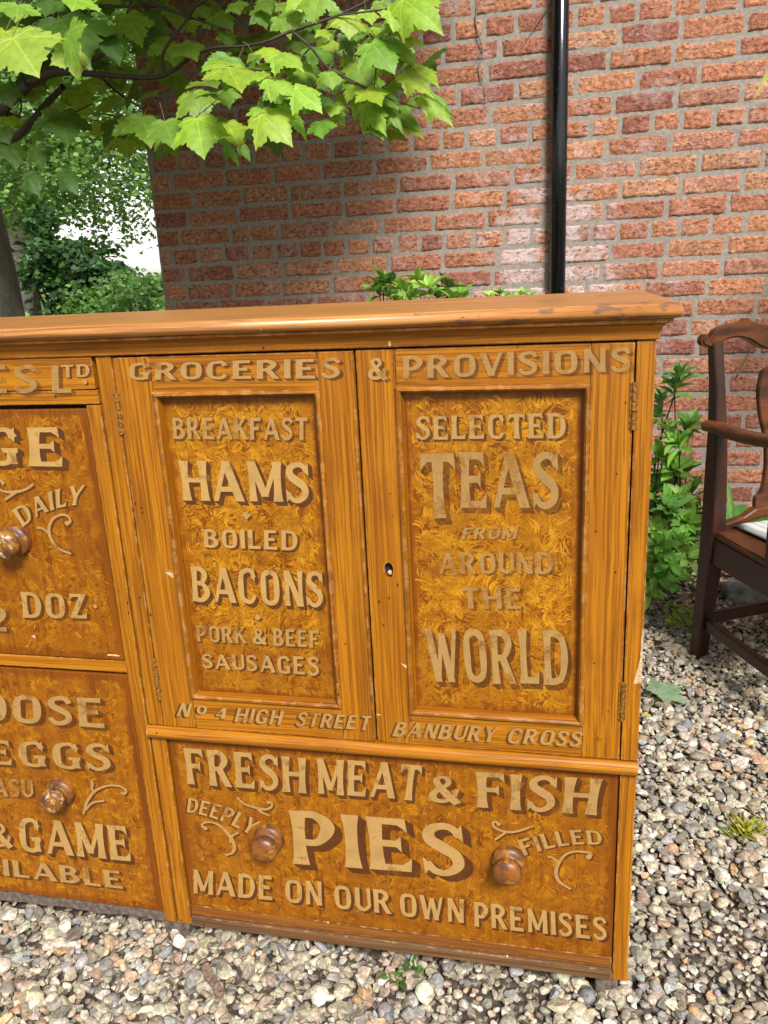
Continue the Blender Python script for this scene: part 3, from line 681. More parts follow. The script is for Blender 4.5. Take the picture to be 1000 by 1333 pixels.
# ---- doors
def soft_rect_hole_board(*a): pass
def make_door(x0, x1, ox0, ox1, z0, z1, oz0, oz1, name, label, seed, keyhole=None):
    bm = bmesh.new()
    y0, y1 = 0.0004 * seed, 0.0205
    mv = M_V if seed != 2 else M_V
    box(bm, x0, ox0, y0, y1, z0, z1, .0016, 0)
    if keyhole:
        kx, kz = keyhole; hw, hh = .0066, .0125
        # right-hand door: left stile built round the key slot
        bm.free(); bm = bmesh.new()
        tmp = bmesh.new(); box(tmp, x0, ox0, y0, y1, z0, z1, .0016, 0)
        me_a = bpy.data.meshes.new('tmp_a'); tmp.to_mesh(me_a); tmp.free(); oa = link('tmp_a', me_a)
        cut = bmesh.new(); ring = [[], []]
        for s, yy in enumerate((-0.01, 0.012)):
            for k in range(18):
                a = 2 * math.pi * k / 18
                ring[s].append(cut.verts.new((kx + hw * math.cos(a) * (1 + .1 * math.sin(3 * a)), yy, kz + hh * math.copysign(abs(math.sin(a)) ** .75, math.sin(a)))))
        for k in range(18): cut.faces.new((ring[0][k], ring[0][(k + 1) % 18], ring[1][(k + 1) % 18], ring[1][k]))
        cut.faces.new(ring[0][::-1]); cut.faces.new(ring[1]); bmesh.ops.recalc_face_normals(cut, faces=cut.faces)
        me_b = bpy.data.meshes.new('tmp_b'); cut.to_mesh(me_b); cut.free(); ob = link('tmp_b', me_b)
        md = oa.modifiers.new('b', 'BOOLEAN'); md.operation = 'DIFFERENCE'; md.object = ob; md.solver = 'EXACT'
        dg = bpy.context.evaluated_depsgraph_get(); me_c = bpy.data.meshes.new_from_object(oa.evaluated_get(dg))
        bm.from_mesh(me_c)
        bpy.data.objects.remove(oa); bpy.data.objects.remove(ob)
    box(bm, ox1, x1, y0, y1, z0, z1, .0016, 0)
    box(bm, ox0 + .0004, ox1 - .0004, y0 + .0003, y1, oz1, z1, .0012, 1)
    box(bm, ox0 + .0004, ox1 - .0004, y0 + .0003, y1, z0, oz0, .0012, 1)
    d = from_bm(name, bm, [M_V, M_H, M_CHIP], counter); tag(d, label)
    # raised moulding round the panel
    mw = .0105; pr = [(0.0, 0.004), (0.0, -0.003), (.002, -.0048), (.005, -.0052), (.0075, -.003), (.0088, .003), (mw, .0085)]
    bm = bmesh.new(); loops = []
    for d_, yy in pr:
        loops.append([bm.verts.new((px, y0 + yy, pz)) for px, pz in ((ox0 - .001 + d_, oz0 - .001 + d_), (ox1 + .001 - d_, oz0 - .001 + d_), (ox1 + .001 - d_, oz1 + .001 - d_), (ox0 - .001 + d_, oz1 + .001 - d_))])
    for i in range(len(pr) - 1):
        for k in range(4):
            f = bm.faces.new((loops[i][k], loops[i][(k + 1) % 4], loops[i + 1][(k + 1) % 4], loops[i + 1][k])); f.material_index = 0 if k % 2 else 1
    bmesh.ops.recalc_face_normals(bm, faces=bm.faces)
    for f in bm.faces: f.smooth = False
    mo = from_bm('panel_moulding', bm, [M_V2, M_COR2], d)
    pm = m_figured('crumpled panel %d' % seed, ox0 - CL.x, ox1 - CL.x, oz0, oz1, 1.2, 1.0, .018, .66)
    bm = bmesh.new(); box(bm, ox0 - .004, ox1 + .004, 0.010, 0.0195, oz0 - .004, oz1 + .004, 0); marks(bm, ox0 + .022, ox1 - .022, oz0 + .020, oz1 - .020, .010, 2300, .022, 1, .58, seed + 3); pn = from_bm('door_panel', bm, [pm] + M_MARK, d)
    return d
M_COR2 = m_combed('moulding level', 'X', (0.29, 0.105, 0.004), (0.21, 0.066, 0.003), (0.075, 0.020, 0.002), seed=3.3)
LD = make_door(-0.7725, -0.4025, -0.7135, -0.4555, 0.4590, 1.0790, 0.5165, 1.0255, 'door', 'door with hams and bacons panel', 0)
RD = make_door(-0.3995, -0.0255, -0.3440, -0.0805, 0.4592, 1.0796, 0.5145, 1.0262, 'door', 'door with teas panel and bare keyhole', 1, (-0.3672, 0.7535))
bm = bmesh.new(); box(bm, -0.4072, -0.4030, -0.0016, 0.004, 0.4600, 1.0780, .0014); from_bm('closing_bead', bm, [M_V2], LD)
# keyhole lining
bm = bmesh.new(); box(bm, -0.374, -0.361, 0.0085, 0.0118, 0.741, 0.766, 0.0)
from_bm('keyhole', bm, [M_BLACK], RD)
bm = bmesh.new(); r = bmesh.ops.create_icosphere(bm, subdivisions=2, radius=1.0)
for v in bm.verts: v.co = Vector((-0.3665 + v.co.x * .0038, 0.005 + v.co.y * .003, 0.7485 + v.co.z * .0042 + mnoise.noise(v.co * 3) * .0012))
from_bm('splinter', bm, [M_CHIP], RD)
# hinges: a knuckle in the joint with two narrow leaves
def hinge(parent, x, zt, zb):
    bm = bmesh.new(); N = 10; k = 5; dz = (zt - zb) / k
    for j in range(k):
        a0, a1 = zb + j * dz + .0006, zb + (j + 1) * dz - .0006
        rr = [[bm.verts.new((x + .0032 * math.cos(2 * math.pi * i / N), -.0008 + .0032 * math.sin(2 * math.pi * i / N), z)) for i in range(N)] for z in (a0, a1)]
        for i in range(N): bm.faces.new((rr[0][i], rr[0][(i + 1) % N], rr[1][(i + 1) % N], rr[1][i]))
        bm.faces.new(rr[0][::-1]); bm.faces.new(rr[1])
    for sx in (-1, 1):
        box(bm, x + (sx * .0034 if sx > 0 else -.0052), x + (.0052 if sx > 0 else -.0034), -.0012, .003, zb + .001, zt - .001, .0003)
    return from_bm('hinge', bm, [M_HINGE], parent)
hinge(LD, -0.7735, 1.026, 0.963); hinge(LD, -0.7735, 0.585, 0.508)
hinge(RD, -0.0245, 1.028, 0.964); hinge(RD, -0.0245, 0.590, 0.527)
# ---- drawers
def make_drawer(x0, x1, z0, z1, y, label, seed, sc, con, cov, knobs, mid=None):
    m = m_figured('rag grained drawer %d' % seed, x0 - CL.x, x1 - CL.x, z0, z1, sc, con, .016, cov, (0.190, 0.055, 0.002), (0.41, 0.170, 0.006), (0.112, 0.028, 0.002), True)
    bm = bmesh.new(); box(bm, x0, x1, y, y + .016, z0, z1, .0018, 0)
    if mid: box(bm, x0, x1, y - .002, y + .012, mid[0], mid[1], .0015, 1)
    marks(bm, max(x0, -1.25) + .014, x1 - .014, (mid[1] if mid else z0) + .012, z1 - .012, y, int(15000 * (x1 - max(x0, -1.25)) * (z1 - z0)), .0165, 2, .50, seed + 20)
    d = from_bm('drawer', bm, [m, M_H] + M_MARK2, counter); tag(d, label)
    for kx, kz, pale in knobs:
        prof = [(.0, -.002), (.0255, -.002), (.0275, .004), (.0265, .010), (.0225, .0135), (.0185, .0155), (.0175, .018), (.0195, .0205), (.0225, .024), (.0236, .029), (.0228, .034), (.0195, .0385), (.0140, .0410), (.0070, .0420), (.0005, .0422)]
        pp = catmull([(a, b) for a, b in prof], 3); bm = bmesh.new(); rings = []; N = 28
        for r_, h_ in pp: rings.append([bm.verts.new((kx + max(r_, .0003) * math.cos(2 * math.pi * i / N), y - h_, kz + max(r_, .0003) * math.sin(2 * math.pi * i / N))) for i in range(N)])
        for a in range(len(rings) - 1):
            for i in range(N): bm.faces.new((rings[a][i], rings[a][(i + 1) % N], rings[a + 1][(i + 1) % N], rings[a + 1][i]))
        bm.faces.new(rings[-1]); bmesh.ops.recalc_face_normals(bm, faces=bm.faces)
        from_bm('knob', bm, [M_KNOB2 if pale else M_KNOB], d, smooth=True)
    return d
def m_knob(name, pale):
    t = NT(name); c = t.coord(); n = t.noise(c, 38.0, 4, 0.65); n2 = t.noise(t.mapping(c, loc=(2, 2, 2)), 75.0, 4, 0.7)
    col = t.mix(t.ramp(n, .35, .65), (.19, .062, .008), (.06, .022, .010))
    xyz = t.sep(c); front = t.ramp(xyz[1], -.200, -.212)
    f = t.math('MULTIPLY', t.ramp(n2, .55 if pale else .68, .60 if pale else .72), front)
    col = t.mix(f, col, (.42, .30, .17))
    f2 = t.math('MULTIPLY', t.ramp(t.noise(c, 60.0, 3), .55, .62), .7)
    col = t.mix(f2, col, (.27, .13, .015))
    return t.done(t.bsdf(col,    .42, t.bump(n2, .3, .001), .4))
M_KNOB = m_knob('varnished knob', False); M_KNOB2 = m_knob('chipped knob', True)
D1 = make_drawer(-1.6300, -0.8305, 0.5765, 1.0030, .0035, 'upper left drawer front', 1, 1.45, .80, .55, [(-0.9940, 0.788, True), (-1.466, 0.788, True)])
D2 = make_drawer(-1.6300, -0.8305, 0.0605, 0.5490, .0035, 'lower left drawer front', 2, 1.5, .92, .58, [(-0.9970, 0.306, True), (-1.463, 0.306, True)])
PD = make_drawer(-0.7725, -0.0245, 0.0630, 0.4330, .0060, 'pies drawer front', 3, 1.4, .90, .58, [(-0.6040, 0.249, False), (-0.1920, 0.254, False)])
bm = bmesh.new(); box(bm, -0.772, -0.0250, 0.0035, 0.0055, 0.0630, 0.0835, .001); from_bm('drawer_kickboard', bm, [M_KICK], PD)
# ---- lettering and ornaments
OWN = {'LD': (LD, 0.0), 'RD': (RD, 0.0004), 'LP': (LD, .010), 'RP': (RD, .010), 'PD': (PD, .006), 'D1': (D1, .0035), 'D2': (D2, .0035), 'FB': (fascia, -.0005)}
for rec in WORDS:
    par, y = OWN[rec[2]]
    if rec[2] in ('LD', 'RD'): y = min(y, 0.0004) - .0002 if rec[2] == 'LD' else .0002
    lettering(par, rec, y)
for idx in ((0, 1), (2, 3), (4, 5, 6), (7, 8), (9, 10), (11, 12), (13, 14)):
    own = SWASHES[idx[0]][0]; rs = [SWASHES[i][1] for i in idx]
    par, y = OWN[own]
    polys = [p for r in rs for p in swash(par, r, y)]
    V, F = union2d(polys); SV, SF = shade2d(V, F, (.0028, -.003) if own != 'PD' else (.0024, -.003))
    poly_mesh('painted_scroll', [(SV, SF, y - .0004, 1), (V, F, y - .0008, 0)], paint_mats(.4), par)
def diamond(par, x, z, y, r=.0072):
    q = [(x - r, z), (x, z - r), (x + r, z), (x, z + r)]
    V, F = union2d([_ccw(q)]); SV, SF = shade2d(V, F, (.003, -.003))
    poly_mesh('painted_diamond', [(SV, SF, y - .0004, 1), (V, F, y - .0008, 0)], paint_mats(.35), par)
diamond(LD, -0.5889, 0.8340, .010); diamond(LD, -0.5868, 0.6636, .010, .0058)
def dot(par, x, z, y, r, wear=.3):
    q = [(x + r * math.cos(a * math.pi / 7), z + r * 1.1 * math.sin(a * math.pi / 7)) for a in range(14)]
    V, F = union2d([_ccw(q)]); SV, SF = shade2d(V, F, (.002, -.002))
    poly_mesh('painted_dot', [(SV, SF, y - .0004, 1), (V, F, y - .0008, 0)], paint_mats(wear), par)
dot(D1, -0.8690, 0.6740, .0035, .0035); dot(fascia, -0.8225, 1.0445, -.0005, .0035)
# chips of raw wood, knocked corners
def chip(par, pts, y):
    q = _ccw(pts); c = (sum(p[0] for p in q) / len(q), sum(p[1] for p in q) / len(q))
    bm = bmesh.new(); vs = [bm.verts.new((p[0], y - .0003, p[1])) for p in q]; vc = bm.verts.new((c[0], y - .0012, c[1]))
    for i in range(len(q)):
        f = bm.faces.new((vs[i], vs[(i + 1) % len(q)], vc)); f.normal_update()
        if f.normal.y > 0: f.normal_flip()
    return from_bm('wood_chip', bm, [M_CHIP], par)
chip(LD, [(-.7345, .7395), (-.7250, .7400), (-.7185, .7380), (-.7195, .7300), (-.7235, .7320), (-.7285, .7355)], 0.0)
chip(LD, [(-.7330, .7450), (-.7190, .7405), (-.7200, .7395)], 0.0)
chip(RD, [(-.3560, .6010), (-.3470, .5985), (-.3455, .5900), (-.3495, .5945)], .0004)
chip(RD, [(-.3985, .5090), (-.3920, .5095), (-.3920, .5075), (-.3985, .5070)], .0004)
cs = [o for o in counter.children if o.name.startswith('corner_stile')][0]
chip(cs, [(-.0004, .676), (.001, .672), (.001, .590), (-.0098, .5885), (-.0080, .5940), (-.0016, .602), (-.0026, .626), (-.0004, .645), (-.0018, .660)], 0.0)
chip(D1, [(-.862, .5840), (-.842, .5832), (-.836, .5850), (-.846, .5870), (-.860, .5868)], .0035)
chip(D1, [(-1.000, .6135), (-.994, .6150), (-.992, .6095), (-.997, .6085)], .0035)
# pegs
bm = bmesh.new(); r = bmesh.ops.create_cone(bm, cap_ends=True, segments=16, radius1=.0042, radius2=.0036, depth=.002, matrix=Matrix.Translation((-0.0548, -0.0003, 0.4945)) @ Matrix.Rotation(math.pi / 2, 4, 'X'))
from_bm('peg', bm, [M_H], RD)

# ------------------------------------------------------------------ brick wall (each brick moulded, bond of one header course to four stretcher courses)
YW = 2.47
def fnoise(P, s, seed=0.0):
    return np.array([mnoise.noise(Vector((p[0] * s + seed, p[1] * s, p[2] * s + seed * .37))) for p in P])
def brick_face(x0, x1, k0, k1, ox, oy, ux, uy, hdr_phase=1, fine=True):
    """bricks on a vertical face; (ux,uy) runs along the wall, outward normal = (uy,-ux)"""
    V, F, Cc = [], [], []; n0 = 0
    nx_, ny_ = uy, -ux
    pal = [(.33, .142, .078), (.36, .162, .084), (.31, .130, .076), (.35, .172, .096), (.285, .118, .072), (.22, .088, .060), (.33, .160, .105), (.37, .190, .108)]
    wts = [.22, .2, .17, .12, .12, .06, .09, .02]
    for k in range(k0, k1):
        zc = .042 + .078 * k; hdr = k % 5 == hdr_phase
        L = .1165 if hdr else .234
        x = x0 - random.random() * L * .9
        if k % 2: x -= L / 2 * .3
        while x < x1:
            l = L * random.uniform(.93, 1.05) if not hdr else L * random.uniform(.88, 1.1)
            a, b = max(x, x0), min(x + l, x1); x += l
            if b - a < .03: continue
            j = .0078; a += j + random.uniform(-.0012, .0016); b -= j + random.uniform(-.0012, .0016)
            zb, zt = zc - .0316 + random.uniform(-.003, .0028), zc + .0316 + random.uniform(-.003, .0028)
            m = max(6, int((b - a) / (.0075 if fine else .02))); q = 10 if fine else 4
            us = np.linspace(0, 1, m + 1); vs = np.linspace(0, 1, q + 1)
            seed = random.random() * 50; tilt = random.uniform(-.012, .012); prot = random.uniform(-.0015, .003)
            base = np.array(random.choices(pal, wts)[0]) * random.uniform(.86, 1.1)
            G = []
            for v in vs:
                for u in us:
                    e1 = mnoise.noise(Vector((u * (b - a) * 24 + seed, v * 2, 1))) * .0040 + mnoise.noise(Vector((u * (b - a) * 75, seed, 7))) * .0042
                    e2 = mnoise.noise(Vector((v * 2.6, u * 3, seed))) * .0058
                    px = a + (b - a) * u + (e2 if u in (0, 1) else 0); pz = zb + (zt - zb) * v + (e1 if v in (0, 1) else 0) + tilt * (u - .5) * (b - a) * .5
                    ed = min(u * (b - a), (1 - u) * (b - a), v * (zt - zb), (1 - v) * (zt - zb))
                    rel = .0034 if ed > .004 else (.0026 if ed > 1e-6 else -.001)
                    rel += prot if ed > 1e-6 else 0
                    rel += mnoise.noise(Vector((px * 40, pz * 75, seed))) * .0024 + mnoise.noise(Vector((px * 95, pz * 140, seed + 3))) * .0030 if ed > 1e-6 else 0
                    G.append((ox + ux * px + nx_ * rel, oy + uy * px + ny_ * rel, pz))
            W_ = m + 1
            for r in range(q):
                for c_ in range(m):
                    i = n0 + r * W_ + c_; F.append((i, i + 1, i + 1 + W_, i + W_))
            V += G; n0 += len(G)
            Cc += [tuple(base)] * len(G)
    return np.array(V), np.array(F), np.array(Cc)
def m_brick():
    t = NT('rough orange brick'); c = t.coord(); base = t.attr()
    n = t.noise(c, 70.0, 5, 0.72); n2 = t.noise(c, 11.0, 3); n3 = t.noise(t.mapping(c, loc=(3, 3, 3)), 190.0, 3, 0.6)
    col = t.mix(t.ramp(n, .36, .7), t.mix(1.0, base, (.70, .62, .60), 'MULTIPLY'), t.mix(1.0, base, (1.48, 1.46, 1.44), 'MULTIPLY'))
    col = t.mix(t.math('MULTIPLY', t.ramp(n3, .58, .70), .35), col, (.46, .27, .17))
    col = t.mix(t.math('MULTIPLY', t.ramp(n3, .40, .32), .35), col, (.12, .042, .026))
    col = t.mix(t.math('MULTIPLY', t.ramp(n2, .50, .70), .25), col, (.240, .105, .078))
    # lime bloom washed down beside the downpipe, and a light overall film
    xyz = t.sep(c); d = t.math('ABSOLUTE', t.math('SUBTRACT', xyz[0], -.17 + WX))
    zone = t.math('MULTIPLY', t.ramp(d, .42, .05), t.ramp(xyz[2], 2.0, 1.1))
    f = t.math('MULTIPLY', t.ramp(t.math('ADD', t.noise(c, 8.0, 4, .65), t.math('MULTIPLY', zone, .16)), .50, .72), t.math('ADD', .28, t.math('MULTIPLY', zone, .50)), clamp=True)
    col = t.mix(f, col, (.50, .42, .42))
    n4 = t.noise(t.mapping(c, (48, 48, 120)), 1.0, 5, .7); pit = t.ramp(n4, .43, .35)
    col = t.mix(t.math('MULTIPLY', pit, .42), col, (.085, .034, .024))
    h = t.math('SUBTRACT', t.math('ADD', n, t.math('MULTIPLY', n3, .5)), t.math('MULTIPLY', pit, 1.0))
    return t.done(t.bsdf(col, .9, t.bump(h, 1.0, .006), .2))
def m_mortar():
    t = NT('grey buff mortar'); c = t.coord(); n = t.noise(c, 60.0, 5, .7); n2 = t.noise(c, 6.0, 3)
    col = t.mix(t.ramp(n, .3, .7), (.170, .146, .123), (.265, .232, .200)); col = t.mix(t.math('MULTIPLY', t.ramp(n2, .5, .7), .4), col, (.27, .215, .160))
    return t.done(t.bsdf(col, .92, t.bump(n, .8, .004), .2))
WX = 0.0
wall = empty('brick_wall', (0, YW, 0), 'tall weathered orange brick wall with rough grey pointing, rising behind the shop counter', 'wall')
M_BRICK, M_MORTAR = m_brick(), m_mortar()
v1, f1, c1 = brick_face(-1.92, 2.2, 0, 41, 0, YW, 1, 0)
v2, f2, c2 = brick_face(0.0, .33, 0, 41, -1.92, YW + .33, 0, -1, 1, False)
V = np.vstack([v1, v2]); F = np.vstack([f1, f2 + len(v1)]); C_ = np.vstack([c1, c2])
from_np('brickwork', V, F, [M_BRICK], wall, col=C_, smooth=True)
# pointing: an uneven skin between the bricks
gx = np.arange(-1.918, 2.2, .02); gz = np.arange(-.05, 3.25, .02); GV = []
for z in gz:
    for x in gx: GV.append((x, YW + .0002 - mnoise.noise(Vector((x * 14, z * 30, 3))) * .0034, z))
nx = len(gx); GF = [(r * nx + i, r * nx + i + 1, (r + 1) * nx + i + 1, (r + 1) * nx + i) for r in range(len(gz) - 1) for i in range(nx - 1)]
from_np('pointing', np.array(GV), GF, [M_MORTAR], wall, smooth=True)
bm = bmesh.new(); box(bm, -1.9175, 2.21, YW + .004, YW + .328, -.1, 3.26, 0); from_bm('wall_core', bm, [M_MORTAR], wall)

# ------------------------------------------------------------------ black downpipe
pipe = empty('downpipe', (-.143, 2.425, 0), 'glossy black round rainwater downpipe fixed upright to the brick wall', 'downpipe')
t = NT('glossy black pipe paint'); c = t.coord(); n = t.noise(c, 25.0, 4)
sp = t.ramp(t.noise(c, 140.0, 3, .7), .64, .70)
M_PIPE = t.done(t.bsdf(t.mix(t.math('MULTIPLY', sp, .5), (.003, .003, .004), (.10, .11, .12)), t.math('ADD', .10, t.math('MULTIPLY', n, .12)), t.bump(n, .05, .002), .45))
def ring_tube(name, x, y, zr, mat, parent, N=40):
    bm = bmesh.new(); R = [[bm.verts.new((x + r * math.cos(2 * math.pi * i / N), y + r * math.sin(2 * math.pi * i / N), z)) for i in range(N)] for z, r in zr]
    for a in range(len(R) - 1):
        for i in range(N): bm.faces.new((R[a][i], R[a][(i + 1) % N], R[a + 1][(i + 1) % N], R[a + 1][i]))
    bm.faces.new(R[0][::-1]); bm.faces.new(R[-1]); o = from_bm(name, bm, [mat], parent, smooth=True)
    return o
ring_tube('pipe', -.143, 2.425, [(.02, .0315), (3.24, .0315)], M_PIPE, pipe)
ring_tube('collar', -.143, 2.425, [(2.55, .0325), (2.552, .039), (2.63, .039), (2.635, .0325)], M_PIPE, pipe)
bm = bmesh.new(); box(bm, -.155, -.131, 2.44, 2.468, 2.57, 2.6, .002); from_bm('bracket', bm, [M_PIPE], pipe)

# dry creeper stems clinging to the wall
M_TWIG = m_plain('dry twig bark', (.16, .125, .105), .85, 160, .4)
def stem(name, label, paths, group=None, mat=None):
    parts = [tube_np(catmull(q, 5), 6) for q in paths]; V, F = join_np(parts)
    o = from_np(name, V, F, [mat or M_TWIG], None, origin=paths[0][0][:3], smooth=True); return tag(o, label, 'dry stem', group)
yv = YW - .012
stem('creeper_stem', 'thin dry forked creeper stem on the bricks left of the downpipe, well above the counter', [[(-.452, yv, 2.16, .003), (-.466, yv, 2.10, .003), (-.449, yv - .008, 2.03, .0028), (-.440, yv, 1.985, .0024), (-.456, yv, 1.935, .002), (-.449, yv, 1.88, .0012)], [(-.442, yv, 2.0, .002), (-.47, yv, 1.955, .0015), (-.505, yv - .006, 1.965, .001)], [(-.452, yv, 1.92, .002), (-.435, yv, 1.86, .0015), (-.430, yv, 1.80, .0008)]])
stem('creeper_stem', 'short straight dry stem slanting across the bricks close beside the downpipe', [[(-.170, yv - .01, 2.145, .0022), (-.215, yv, 2.085, .002), (-.290, yv, 1.985, .0012)]])
stem('creeper_stem', 'little hooked dry stem on the wall seen through the open chair back', [[(.627, yv - .01, .825, .002), (.612, yv, .77, .002), (.586, yv - .01, .715, .003), (.578, yv, .70, .004)], [(.627, yv - .01, .825, .003), (.632, yv - .015, .832, .004)]])
stem('creeper_stem', 'wispy dry stem hanging down the bricks between the shrub and the chair', [[(.40, yv, .52, .0016), (.41, yv, .44, .0016), (.395, yv, .36, .0014), (.41, yv, .27, .0012)], [(.43, yv, .50, .001), (.425, yv, .40, .001), (.44, yv, .33, .001)]])

# ------------------------------------------------------------------ ground: one sheet to the horizon
def m_ground():
    t = NT('soil and fine grit'); c = t.coord(); n = t.noise(c, 40.0, 5, .7); v = t.voro(c, 120.0, out='Color'); s = t.sep(v)
    col = t.mix(t.ramp(n, .35, .7), (.035, .026, .020), (.085, .066, .050))
    col = t.mix(t.math('MULTIPLY', t.ramp(s[0], .62, .75), .75), col, t.mix(s[1], (.16, .13, .10), (.30, .27, .22)))
    xyz = t.sep(c); far = t.math('MAXIMUM', t.ramp(xyz[1], 3.6, 4.2), t.ramp(t.math('ABSOLUTE', xyz[0]), 3.0, 4.5))
    gn = t.noise(c, 3.0, 4)
    col = t.mix(far, col, t.mix(gn, (.045, .085, .018), (.085, .14, .03)))
    return t.done(t.bsdf(col, .95, t.bump(n, .8, .006), .2))
def gz_at(x, y):
    """ground level: flat, banked up as a bed against the wall"""
    b = 0.0
    if y > 1.45 and x > -2.6: b = .12 * min(1, max(0, (y - 1.45) / .95)) ** 1.4 * min(1, max(0, (x + 2.6) / .4))
    if -1.8 < x < .15 and y < .4: b += .014 * math.exp(-((y + .03) / .07) ** 2) * min(1, max(0, (.1 - x) / .4)) * (.7 + mnoise.noise(Vector((x * 6, 2, 1))))
    return b + mnoise.noise(Vector((x * 2.2, y * 2.2, 0))) * .006
fx = sorted(set(np.concatenate([np.linspace(-900, -8, 12), np.linspace(-7, -3, 12), np.arange(-2.8, 2.41, .05), np.linspace(3, 8, 8), np.linspace(12, 900, 10)]).round(3)))
fy = sorted(set(np.concatenate([np.linspace(-500, -6, 9), np.linspace(-5, -1.3, 8), np.arange(-1.2, 2.75, .05), np.linspace(3, 14, 14), np.linspace(20, 1500, 12)]).round(3)))
GV = [(x, y, gz_at(x, y) - .006) for y in fy for x in fx]; nx = len(fx)
GF = [(r * nx + i, r * nx + i + 1, (r + 1) * nx + i + 1, (r + 1) * nx + i) for r in range(len(fy) - 1) for i in range(nx - 1)]
tag(from_np('ground', np.array(GV), GF, [m_ground()], None, origin=(0, 0, 0), smooth=True), kind='structure')

# ------------------------------------------------------------------ gravel: loose flint and pebbles
def stone_shapes():
    out = []
    for i in range(22):
        bm = bmesh.new(); bmesh.ops.create_icosphere(bm, subdivisions=2, radius=1.0)
        ang = i % 4 != 0
        pl = [(Vector((random.gauss(0, 1), random.gauss(0, 1), random.gauss(0, 1))).normalized(), random.uniform(.34, .80)) for _ in range(12 if ang else 5)]
        for v in bm.verts:
            p = v.co.copy()
            p *= 1 + .22 * mnoise.noise(p * 1.3 + Vector((i * 7.1, 0, 0)))
            for n, d in pl:
                e = p.dot(n) - d
                if e > 0: p -= n * e * (1.0 if ang else .6)
            if ang: p *= 1 + .06 * mnoise.noise(p * 4 + Vector((i, 3, 1)))
            v.co = p
        bm.verts.ensure_lookup_table(); bm.faces.ensure_lookup_table()
        V = np.array([v.co[:] for v in bm.verts]); F = np.array([[v.index for v in f.verts] for f in bm.faces]); bm.free()
        V /= np.abs(V).max(axis=0); out.append((V, F, not ang))
    return out
SHAPES = stone_shapes()
SPAL = np.array([[1.03, 1.0, .96]]) * .90 * .20 * np.array([[.40, .365, .30]]) + np.array([[1.03, 1.0, .96]]) * .90 * .80 * np.array([(.42, .37, .29), (.52, .48, .40), (.34, .285, .215), (.25, .215, .18), (.60, .58, .53), (.20, .20, .20), (.27, .29, .31), (.33, .225, .15), (.47, .27, .13), (.14, .125, .115), (.37, .345, .26), (.155, .165, .185), (.30, .20, .165), (.50, .43, .31)])
SW_ = np.array([.16, .13, .13, .11, .07, .07, .05, .05, .04, .05, .08, .03, .03, .03]); SW_ /= SW_.sum()
def in_counter(x, y, m=0.0): return -1.66 - m < x < 0.0 + m and .02 - m < y < .39 + m
def bare(x, y):
    a = mnoise.noise(Vector((x * 4.3 + 2, y * 4.3, 5)))
    k = 0
    for cx, cy, r in ((.13, .07, .14), (-.20, -.03, .11), (.24, .22, .13), (-.45, .0, .07)):
        k = max(k, 1 - math.hypot(x - cx, (y - cy) * 1.3) / r)
    return a * .35 + max(0, k) * .9
st = []
def scatter(x0, x1, y0, y1, step, zlo, zhi, smin, smax, keep=1.0, thin=True):
    for yy in np.arange(y0, y1, step * .87):
        for xx in np.arange(x0, x1, step):
            x, y = xx + random.uniform(-.5, .5) * step, yy + random.uniform(-.5, .5) * step
            if in_counter(x, y, -.012) or random.random() > keep: continue
            if thin and bare(x, y) > .24 and random.random() < .85: continue
            if y > 1.55 and random.random() < (y - 1.55) * 2.2: continue
            s = smin + (smax - smin) * random.random() ** 1.9
            z = gz_at(x, y) + random.uniform(zlo, zhi)
            if in_counter(x, y, .01): z = min(z, .008)
            st.append((x, y, z, s))
scatter(-1.75, 1.05, -.62, 1.95, .0160, -.004, .003, .0060, .0115, thin=False)
scatter(-1.75, 1.05, -.62, 1.95, .0185, .003, .009, .0075, .0185, .92)
scatter(-1.75, 1.05, -.62, 1.0, .040, .009, .015, .011, .023, .6)
scatter(-3.2, -1.75, -1.6, 2.4, .030, 0, .010, .011, .022); scatter(1.05, 2.3, -1.6, 2.0, .030, 0, .010, .011, .022); scatter(-1.75, 1.05, -1.7, -.62, .030, 0, .010, .011, .022)
st = np.array(st); N = len(st)
sh_i = rng.integers(0, len(SHAPES), N); ci = rng.choice(len(SPAL), N, p=SW_)
cols = SPAL[ci] * rng.uniform(.75, 1.12, (N, 1)) * (1 + rng.normal(0, .03, (N, 3)))
fl = rng.uniform(.32, .70, N); el = rng.uniform(.68, 1.0, N)
ax = rng.normal(size=(N, 3)); ax[:, 2] += 2.2 * np.sign(ax[:, 2]); ax /= np.linalg.norm(ax, axis=1)[:, None]
yaw = rng.uniform(0, 2 * math.pi, N); tl = rng.normal(0, .42, N); tdir = rng.uniform(0, 2 * math.pi, N)
Vs, Fs, Cs, Sm = [], [], [], []; n0 = 0
